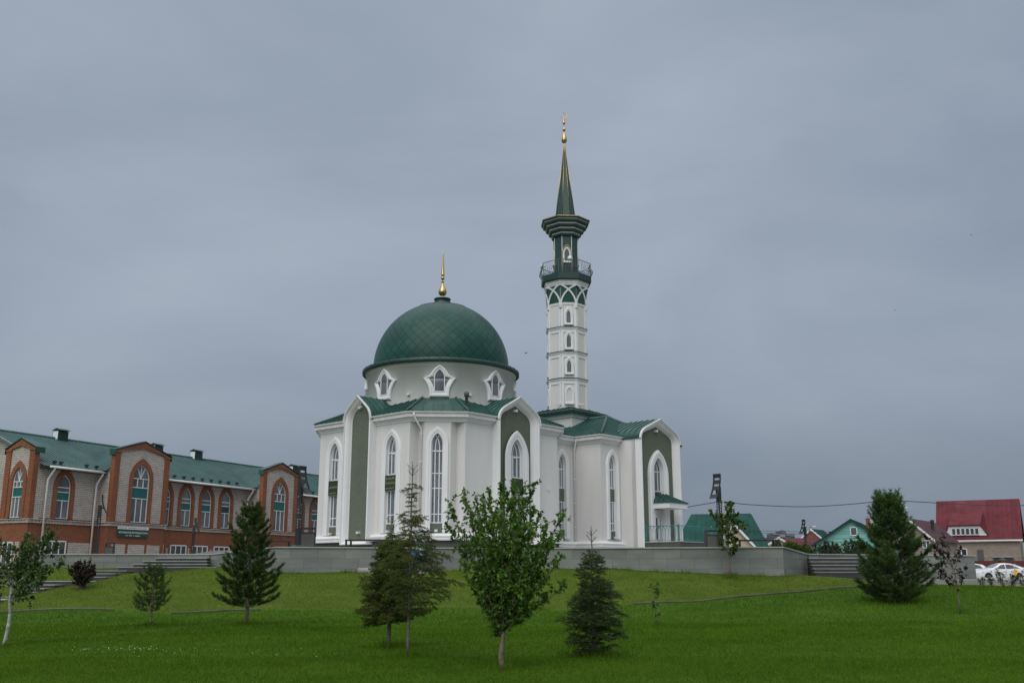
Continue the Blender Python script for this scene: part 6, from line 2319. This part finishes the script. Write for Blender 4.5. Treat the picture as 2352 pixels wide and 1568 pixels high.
# --- purple shrub on the bank
def shrub(name, px, py, Y, label, w, h, m, leaf, nst, nleaf, cat='shrub', group=None, base=.1, barkm=None, shoots=7, ls=(.1, .25), flat=1.0):
    root, k = tree_root(name, px, py, Y, label, cat, group, .05)
    mb, lv = MB(), Leaves()
    for i in range(nst):
        a = RNG.uniform(0, 2 * PI)
        q = math.sqrt(RNG.uniform(0, 1))
        rr = w / k / 2 * q
        e_ = np.array([rr * math.cos(a), rr * math.sin(a) * .8, h / k * (1 - .38 * q ** 2) * RNG.uniform(.72, 1.0) * flat])
        c = curve((RNG.normal() * base, RNG.normal() * base, 0), (e_[0] * .45, e_[1] * .45, e_[2] * .6), e_, 6)
        tubes(mb, c, .012, .004, 4)
        leafy_shoots(lv, None, c, .18, shoots, ls[0], ls[1], leaf, nleaf)
    mb.build('stems', barkm or M['bark'], root, uv=False)
    lv.build('foliage', m, root)
    return root
shrub('purple_shrub', 184, 1385, 39.2, 'dense dark purple shrub on the bank below the left steps', 70, 70, M['purple'], (.10, .065), 46, 8, ls=(.12, .3))
# small shrubs along the kerb at the right
for i, (px, py, w, h) in enumerate(((2256, 1340, 16, 26), (2277, 1341, 18, 27), (2302, 1345, 26, 42), (2328, 1347, 26, 34), (2352, 1350, 34, 40))):
    shrub('small_shrub', px, py, 43.0 + .0 * i, ('smallest wispy shrub of the kerb row, nearest the end of the wall', 'second wispy shrub of the kerb row from the wall', 'tallest upright shrub of the kerb row, below the taxi door', 'bushy shrub of the kerb row below the yellow sticker', 'spreading shrub of the kerb row at the edge of the photo')[i], w, h, M['bushg'] if i % 2 else M['pine'], (.09, .035), 7 + 4 * (i > 1), 5, group='young shrubs along the kerb', shoots=6, ls=(.08, .2))
# shrubs behind the lower terrace
for px, py, Y, w, h, lb in ((1905, 1278, 66, 62, 34, 'grey-green rounded bush before the left half of the turquoise house'), (1962, 1278, 66, 70, 38, 'grey-green rounded bush before the right half of the turquoise house'), (1815, 1268, 68, 48, 26, 'low green bush right of the table frame beyond the wall'), (1848, 1275, 68, 44, 22, 'low green bush left of the small far lamp post'), (1785, 1262, 68, 30, 20, 'leftmost low bush beyond the wall, behind the table frame')):
    p = at(px, py, Y)
    root = empty('bush', (p.x, Y, ZL - .1), 0, lb, 'bush', 'bushes behind the lower terrace')
    k = FPX / (Y * .9736)
    lv, mb = Leaves(), MB()
    H_ = h / k + (p.z - ZL) + .1
    for i in range(70):
        a, q = RNG.uniform(0, 2 * PI), math.sqrt(RNG.uniform(0, 1))
        rr = w / k / 2 * q
        zt = H_ * math.sqrt(max(.05, 1 - .85 * q * q)) * RNG.uniform(.8, 1.08)
        c = curve((rr * .3 * math.cos(a), rr * .3 * math.sin(a), 0), (rr * .8 * math.cos(a), rr * .8 * math.sin(a), zt * .5), (rr * math.cos(a), rr * math.sin(a), zt), 5)
        tubes(mb, c, .014, .005, 4)
        leafy_shoots(lv, None, c, .15, 8, .15, .35, (.15, .075), 8)
    mb.build('stems', M['bark'], root, uv=False)
    lv.build('foliage', M['bushg'] if px > 1850 else M['leafy'], root)
# dark conifer before the garage of the crimson roofed house
# --- conifers
def spruce(name, px, py, Y, label, H_px, prof, trunk_vis, m, r0, leader=.25, gap=.11, per=(5, 7), tw=.17, nl=.022, nw=.008, dn=150, droop=.22, upturn=.1, lean=(0, 0), barkm=None, asym=None, var=.28, gtop=0.0, seed=0, group=None, twigstep=.055):
    """prof = [(height fraction, half width px)]; every branch carries two rows of twigs with needles"""
    root, k = tree_root(name, px, py, Y, label, 'tree', group)
    H = H_px / k
    mb, nd = MB(), Needles()
    tops = np.array([[lean[0] * t, lean[1] * t, H * t] for t in np.linspace(0, 1, 12)])
    tops[1:-1, :2] += RNG.normal(size=(10, 2)) * .006
    mb.tube([tuple(q) for q in tops], list(np.linspace(r0, .006, 12)), 8)
    hs = [p[0] for p in prof]
    ws = [p[1] / k for p in prof]
    z = trunk_vis * H
    ang = 0
    while z < H * (1 - leader):
        f = z / H
        Rr = float(np.interp(f, hs, ws))
        nb = int(RNG.integers(per[0], per[1] + 1))
        for b in range(nb):
            ang += 2.39996 + R_(.25)
            ln = Rr * RNG.uniform(1 - var, 1.08)
            if asym is not None: ln *= 1 + asym[0] * math.cos(ang - asym[1]) * (asym[2] if f < .6 else .4)
            if ln < .05: continue
            o = np.array([math.cos(ang), math.sin(ang), 0])
            p0, _ = along(tops, f)
            dr = droop * (1 - .9 * f) + R_(.16)
            ut = upturn + R_(.14)
            p2 = p0 + o * ln + np.array([0, 0, -dr * ln + ut * ln * .6])
            p1 = p0 + o * ln * .55 + np.array([0, 0, ut * ln - dr * ln * .5])
            c = curve(p0, p1, p2, 7)
            tubes(mb, c, max(.004, r0 * .2 * (1 - .7 * f)), .003, 4)
            side = np.array([-o[1], o[0], 0])
            s_ = .12 * ln + .03
            nd.brush(c[3], c[6], int(dn * ln * .5), nl, nw)
            while s_ < ln:
                g = s_ / ln
                q, d = along(c, g)
                tl = min(tw, (ln - s_) * .75 + .05) * RNG.uniform(.75, 1.2) * min(1, .5 + g)
                for sx in (-1, 1):
                    dv = unit(d * .85 + side * sx * .75 + np.array([0, 0, -.15 - .35 * droop + R_(.55)]))
                    e_ = q + dv * tl
                    nd.brush(q, e_, max(6, int(dn * tl)), nl, nw)
                    if tl > .10:
                        for h_ in (.4, .7):
                            q2 = q + dv * tl * h_
                            d2 = unit(dv + side * sx * RNG.choice([-1, 1]) * .7 + np.array([0, 0, R_(.3)]))
                            nd.brush(q2, q2 + d2 * tl * .45, max(5, int(dn * tl * .45)), nl, nw)
                s_ += twigstep * RNG.uniform(.8, 1.3)
        z += gap * RNG.uniform(.75, 1.3) * (.6 + .6 * (1 - f)) * (1 + gtop * f)
    # leader: thin, with a few bare upright candles
    zt = H * (1 - leader)
    q0, _ = along(tops, 1 - leader)
    nd.brush(q0, tops[-1], int(dn * H * leader * .7), nl * .8, nw)
    for f, n, l in ((1 - leader * .45, 4, .16), (1 - leader * .75, 5, .2)):
        q, _ = along(tops, f)
        for b in range(n):
            a = 2 * PI * b / n + R_(.4)
            e_ = q + np.array([math.cos(a) * .7, math.sin(a) * .7, .75]) * l * RNG.uniform(.7, 1.1)
            mb.tube([tuple(q), tuple(e_)], .004, 4)
            nd.brush(q, e_, int(dn * l * .6), nl * .7, nw)
    mb.build('trunk', barkm or M['greybark'], root, uv=False)
    nd.build('crown', m, root)
    return root
# tall open spruce, left of the middle
spruce('tall_spruce', 937, 1508, 19.9, 'tall thin spruce with a bare grey lower trunk and a long spiky top', 444,
       [(0, 10), (.24, 40), (.34, 85), (.45, 105), (.52, 88), (.59, 56), (.64, 44), (.68, 40), (.725, 37), (.74, 15), (.81, 14), (.845, 16), (.855, 34), (.875, 12), (.95, 9), (1, 2)], .24, M['spruce'], .034, leader=.10, gap=.10, per=(4, 7), droop=.3, upturn=.14, tw=.18, dn=210, asym=(.35, 0.0, 1.0), nl=.026, var=.45, gtop=.25)
spruce('wide_spruce', 893, 1487, 22, 'wide rounded olive spruce behind and left of the tall thin spruce', 300,
       [(0, 20), (.16, 60), (.25, 82), (.36, 84), (.48, 72), (.60, 52), (.72, 38), (.79, 22), (.83, 12), (.88, 12), (.93, 5), (1, 2)], .18, M['spruce'], .05, leader=.16, gap=.085, per=(7, 10), droop=.02, upturn=.28, tw=.20, dn=220, nl=.028, nw=.009, var=.42)
spruce('dark_spruce', 1363, 1506, 20.1, 'dark bushy spruce with a spiky leader right of the leafy tree', 292,
       [(0, 50), (.05, 68), (.16, 80), (.28, 78), (.40, 62), (.50, 48), (.60, 38), (.68, 32), (.75, 26), (.80, 13), (.86, 8), (.92, 12), (1, 2)], .03, M['spruced'], .04, leader=.17, gap=.075, per=(6, 8), droop=.04, upturn=.40, tw=.19, dn=210, var=.55, gtop=.35, nl=.026)

def pine(name, px, py, Y, label, H_px, prof, trunk_vis, m, r0, gap, per, nl, nw, tuft, dn, asc=.45, lean=(0, 0), side_tw=3, barkm=None, lead=2, step=.16):
    """branches sweep up and end in long-needled tufts"""
    root, k = tree_root(name, px, py, Y, label)
    H = H_px / k
    mb, nd = MB(), Needles()
    tops = np.array([[lean[0] * t + .015 * math.sin(5 * t), lean[1] * t, H * t] for t in np.linspace(0, 1, 12)])
    mb.tube([tuple(q) for q in tops], list(np.linspace(r0, .012, 12)), 8)
    hs, ws = [p[0] for p in prof], [p[1] / k for p in prof]
    z, ang = trunk_vis * H, 0
    def tft(q, d, l):
        e_ = q + d * l
        nd.brush(q, e_, int(dn * l), nl, nw, fwd=.8)
    while z < H * .965:
        f = z / H
        Rr = float(np.interp(f, hs, ws))
        for b in range(int(RNG.integers(per[0], per[1] + 1))):
            ang += 2.39996 + R_(.3)
            ln = Rr * RNG.uniform(.62, 1.08)
            if ln < .06: ln = .06
            o = np.array([math.cos(ang), math.sin(ang), 0])
            p0, _ = along(tops, f)
            up = asc * (.55 + .9 * f)
            p2 = p0 + o * ln + np.array([0, 0, ln * up])
            p1 = p0 + o * ln * .6 + np.array([0, 0, ln * up * .12])
            c = curve(p0, p1, p2, 7)
            tubes(mb, c, max(.006, r0 * .28 * (1 - .7 * f)), .005, 4)
            s_ = max(.15 * ln, ln * .28)
            sd = np.array([-o[1], o[0], 0])
            while s_ < ln:
                q, d = along(c, s_ / ln)
                for sx in (-1, 1):
                    dv = unit(d * .8 + sd * sx * RNG.uniform(.3, .9) + np.array([0, 0, .35 + R_(.3)]))
                    l = tuft * RNG.uniform(.7, 1.2) * (1.1 - .35 * s_ / ln)
                    mb.tube([tuple(q), tuple(q + dv * l * .6)], .004, 3)
                    tft(q + dv * l * .15, dv, l)
                s_ += step * RNG.uniform(.7, 1.3)
            q, d = along(c, 1)
            tft(c[5], unit(d + np.array([0, 0, .3])), tuft * 1.2)
        z += gap * RNG.uniform(.8, 1.25)
    q, _ = along(tops, .93)
    for i in range(lead):
        tft(q, unit(np.array([R_(.25), R_(.25), 1])), H * .07)
    mb.build('trunk', barkm or M['bark'], root, uv=False)
    nd.build('crown', m, root)
    return root
pine('pine', 565, 1434, 29.8, 'dark full pine standing before the left end of the long wall', 266,
     [(0, 30), (.13, 68), (.2, 74), (.32, 70), (.45, 60), (.52, 44), (.60, 40), (.70, 48), (.78, 40), (.88, 24), (1, 6)], .155, M['pine'], .055, .18, (6, 8), .085, .011, .25, 380, asc=.42, lead=3, step=.15)
pine('small_pine', 344, 1437, 29.2, 'small sparse pine with a thin crooked trunk at the left of the lawn', 136,
     [(0, 30), (.2, 56), (.34, 52), (.46, 40), (.6, 38), (.75, 26), (.9, 12), (1, 4)], .24, M['pine'], .034, .16, (4, 6), .075, .011, .18, 300, asc=.5, step=.17, lead=2)
pine('big_pine', 2060, 1384, 36, 'big broad pine reaching to the ground in front of the right-hand houses', 244,
     [(0, 66), (.06, 84), (.14, 96), (.25, 96), (.35, 82), (.45, 66), (.55, 54), (.65, 43), (.75, 31), (.85, 23), (.93, 17), (1, 8)], .02, M['pineb'], .08, .18, (6, 8), .13, .015, .36, 230, asc=.5, lead=5, step=.19)
spruce('garden_conifer', 2240, 1300, 100, 'dark garden conifer between the end of the wall and the crimson-roofed house', 46,
       [(0, 14), (.3, 15), (.6, 11), (.85, 7), (1, 2)], .02, M['spruced'], .06, leader=.06, gap=.16, per=(6, 8), tw=.35, nl=.12, nw=.05, dn=60, droop=.1, upturn=.2, twigstep=.12)

# ------------------------------------------------------------------ grass blades
def blades(name, m, pts, h, w, label, lean=.45):
    n = len(pts)
    x, y = pts[:, 0], pts[:, 1]
    z = gz(x, y)
    b = np.stack([x, y, z - .01], 1)
    a = RNG.uniform(0, 2 * PI, n)
    sd = np.stack([np.cos(a), np.sin(a), np.zeros(n)], 1) * (w * RNG.uniform(.7, 1.3, n))[:, None] / 2
    t = RNG.normal(size=(n, 2)) * lean
    hh = h * RNG.uniform(.55, 1.35, n)
    tip = b + np.stack([t[:, 0] * hh, t[:, 1] * hh, hh], 1)
    V = np.stack([b - sd, b + sd, tip], 1).reshape(-1, 3)
    o = np_obj(name, V, np.arange(3 * n).reshape(-1, 3), m)
    return tag(o, label, 'grass', kind='stuff')
def grass_mat(name, c0, c1, c2):
    m, t, b = nt(name)
    src = mix(t, c0, c1, ramp(t, noise(t, 0.45, 6, rough=0.65), .3, .7))
    src = mix(t, src, c2, ramp(t, noise(t, 40, 2), .55, .75))
    src = mix(t, src, mix(t, .72, 1.2, noise(t, 3.0, 4)), 1.0, 'MULTIPLY')
    src = mix(t, src, mix(t, (.86, .89, .9), (1.12, 1.08, 1.0), ramp(t, noise(t, .16, 3, rough=.6), .35, .65)), 1.0, 'MULTIPLY')
    t.links.new(src, b.inputs['Base Color'])
    b.inputs['Roughness'].default_value = .8
    b.inputs['Specular IOR Level'].default_value = .1
    tr = t.nodes.new('ShaderNodeBsdfTranslucent')
    t.links.new(src, tr.inputs[0])
    mx = t.nodes.new('ShaderNodeMixShader')
    mx.inputs[0].default_value = .35
    t.links.new(b.outputs[0], mx.inputs[1])
    t.links.new(tr.outputs[0], mx.inputs[2])
    t.links.new(mx.outputs[0], t.nodes['Material Output'].inputs[0])
    return m
M['blade'] = grass_mat('lawn_blade', (0.058, 0.134, 0.007), (0.100, 0.192, 0.011), (0.138, 0.226, 0.024))
M['bladeb'] = grass_mat('bank_blade', (0.080, 0.128, 0.011), (0.136, 0.184, 0.020), (0.18, 0.21, 0.04))
def scatter(y0, y1, n, xm=.72):
    y = np.sqrt(RNG.uniform(y0 ** 2, y1 ** 2, n))
    x = RNG.uniform(-1, 1, n) * (xm * y + 1.0)
    return np.stack([x, y], 1)
P = np.concatenate([scatter(12.5, 20, 235000), scatter(20, 30, 215000), scatter(30, 45, 150000)])
lo = P[P[:, 1] < bank_line(P[:, 0]) - .12]
lo = lo[~((lo[:, 0] > 11) & (lo[:, 1] > 42.8))]
dist = lo[:, 1]
blades('lawn_grass', M['blade'], lo, np.clip(.050 + .0012 * (dist - 14), .05, .085), .010 + .0007 * (dist - 13), 'long dark green lawn grass of the foreground')
P = scatter(34, 46.6, 190000)
stair = (P[:, 0] < -11.5) & (P[:, 0] > -19.5)
hi = P[(P[:, 1] > bank_line(P[:, 0]) + .12) & (P[:, 1] < np.interp(P[:, 0], [-30, -13.9, -10, .6, 11.45, 30], [46.7, 46.7, 42.9, 44.1, 42.9, 42.8]))]
hi = hi[~((hi[:, 0] > 11.3) & (hi[:, 1] > 42.9))]
blades('bank_grass', M['bladeb'], hi, .055, .022, 'shorter yellow-green grass of the bank below the wall')
# pale line left by the mower
a_, b_ = at(-20, 1483, 23), at(800, 1406, 36)
f_ = RNG.uniform(0, 1, 5200)
mp_ = np.stack([a_.x + (b_.x - a_.x) * f_ + .5 * np.sin(f_ * 5), a_.y + (b_.y - a_.y) * f_], 1) + RNG.normal(size=(5200, 2)) * .07
mp_ = mp_[mp_[:, 1] < bank_line(mp_[:, 0]) - .1]
M['bladep'] = grass_mat('pale_blade', (0.10, 0.17, 0.03), (0.15, 0.22, 0.045), (0.20, 0.25, 0.07))
blades('mower_line', M['bladep'], mp_, .075, .016, 'pale line of grass left by the mower across the lawn')
# tufts left uncut round the trunks
tp = []
for px, py, Y, n, r in ((937, 1508, 19.9, 260, .28), (893, 1487, 22, 260, .3), (1155, 1538, 17.7, 90, .2), (1363, 1506, 20.1, 260, .5), (565, 1434, 29.8, 160, .3), (344, 1437, 29.2, 90, .25), (1678, 1320, 42.2, 200, .35), (2207, 1409, 32, 120, .3), (1510, 1437, 29.2, 120, .2), (2060, 1384, 36, 400, 1.2), (1241, 1403, 38, 120, .35), (6, 1487, 22.5, 90, .2)):
    p = at(px, py, Y)
    tp.append(np.stack([p.x + RNG.normal(size=n) * r * .6, Y + RNG.normal(size=n) * r * .6], 1))
for k in range(46):
    f_ = RNG.uniform(0, 1)
    x_ = -12.5 + 24 * f_
    y_ = float(np.interp(x_, [-13.9, -10, .6, 11.45], [46.7, 42.95, 44.15, 42.95])) - .12
    n = int(RNG.integers(8, 40))
    tp.append(np.stack([x_ + RNG.normal(size=n) * .16, y_ - np.abs(RNG.normal(size=n)) * .07], 1))
blades('trunk_tufts', M['blade'], np.concatenate(tp), .17, .016, 'tall uncut grass round the tree trunks and at the foot of the wall', .25)
# white clover heads
cl = []
for px, py, Y, n, rx, ry in ((435, 1609, 0, 0, 0, 0),):
    pass
cp = []
for px, py, n, sx, sy in ((255, 1497, 34, .45, .3), (360, 1500, 9, .4, .25), (215, 1447, 9, 1.2, .4), (420, 1505, 4, .8, .5), (600, 1520, 5, 2.0, 1.2)):
    Yg = 1.6 / math.tan(math.atan((py - 784) / FPX) - PITCH) * .96
    p = at(px, py, Yg)
    cp.append(np.stack([p.x + RNG.normal(size=n) * sx, Yg + RNG.normal(size=n) * sy], 1))
cp = np.concatenate(cp)
z = gz(cp[:, 0], cp[:, 1])
mb = MB()
for (x, y), zz_ in zip(cp, z):
    r_ = .009
    zz_ += .06
    mb.add([(x - r_, y, zz_), (x, y - r_, zz_), (x + r_, y, zz_), (x, y + r_, zz_), (x, y, zz_ + r_), (x, y, zz_ - r_)], [[0, 1, 4], [1, 2, 4], [2, 3, 4], [3, 0, 4], [1, 0, 5], [2, 1, 5], [3, 2, 5], [0, 3, 5]])
tag(mb.build('clover_flowers', mat('clover_white', (.62, .63, .58), .8), uv=False), 'white clover flowers scattered in the grass at the left', 'flowers', kind='stuff')
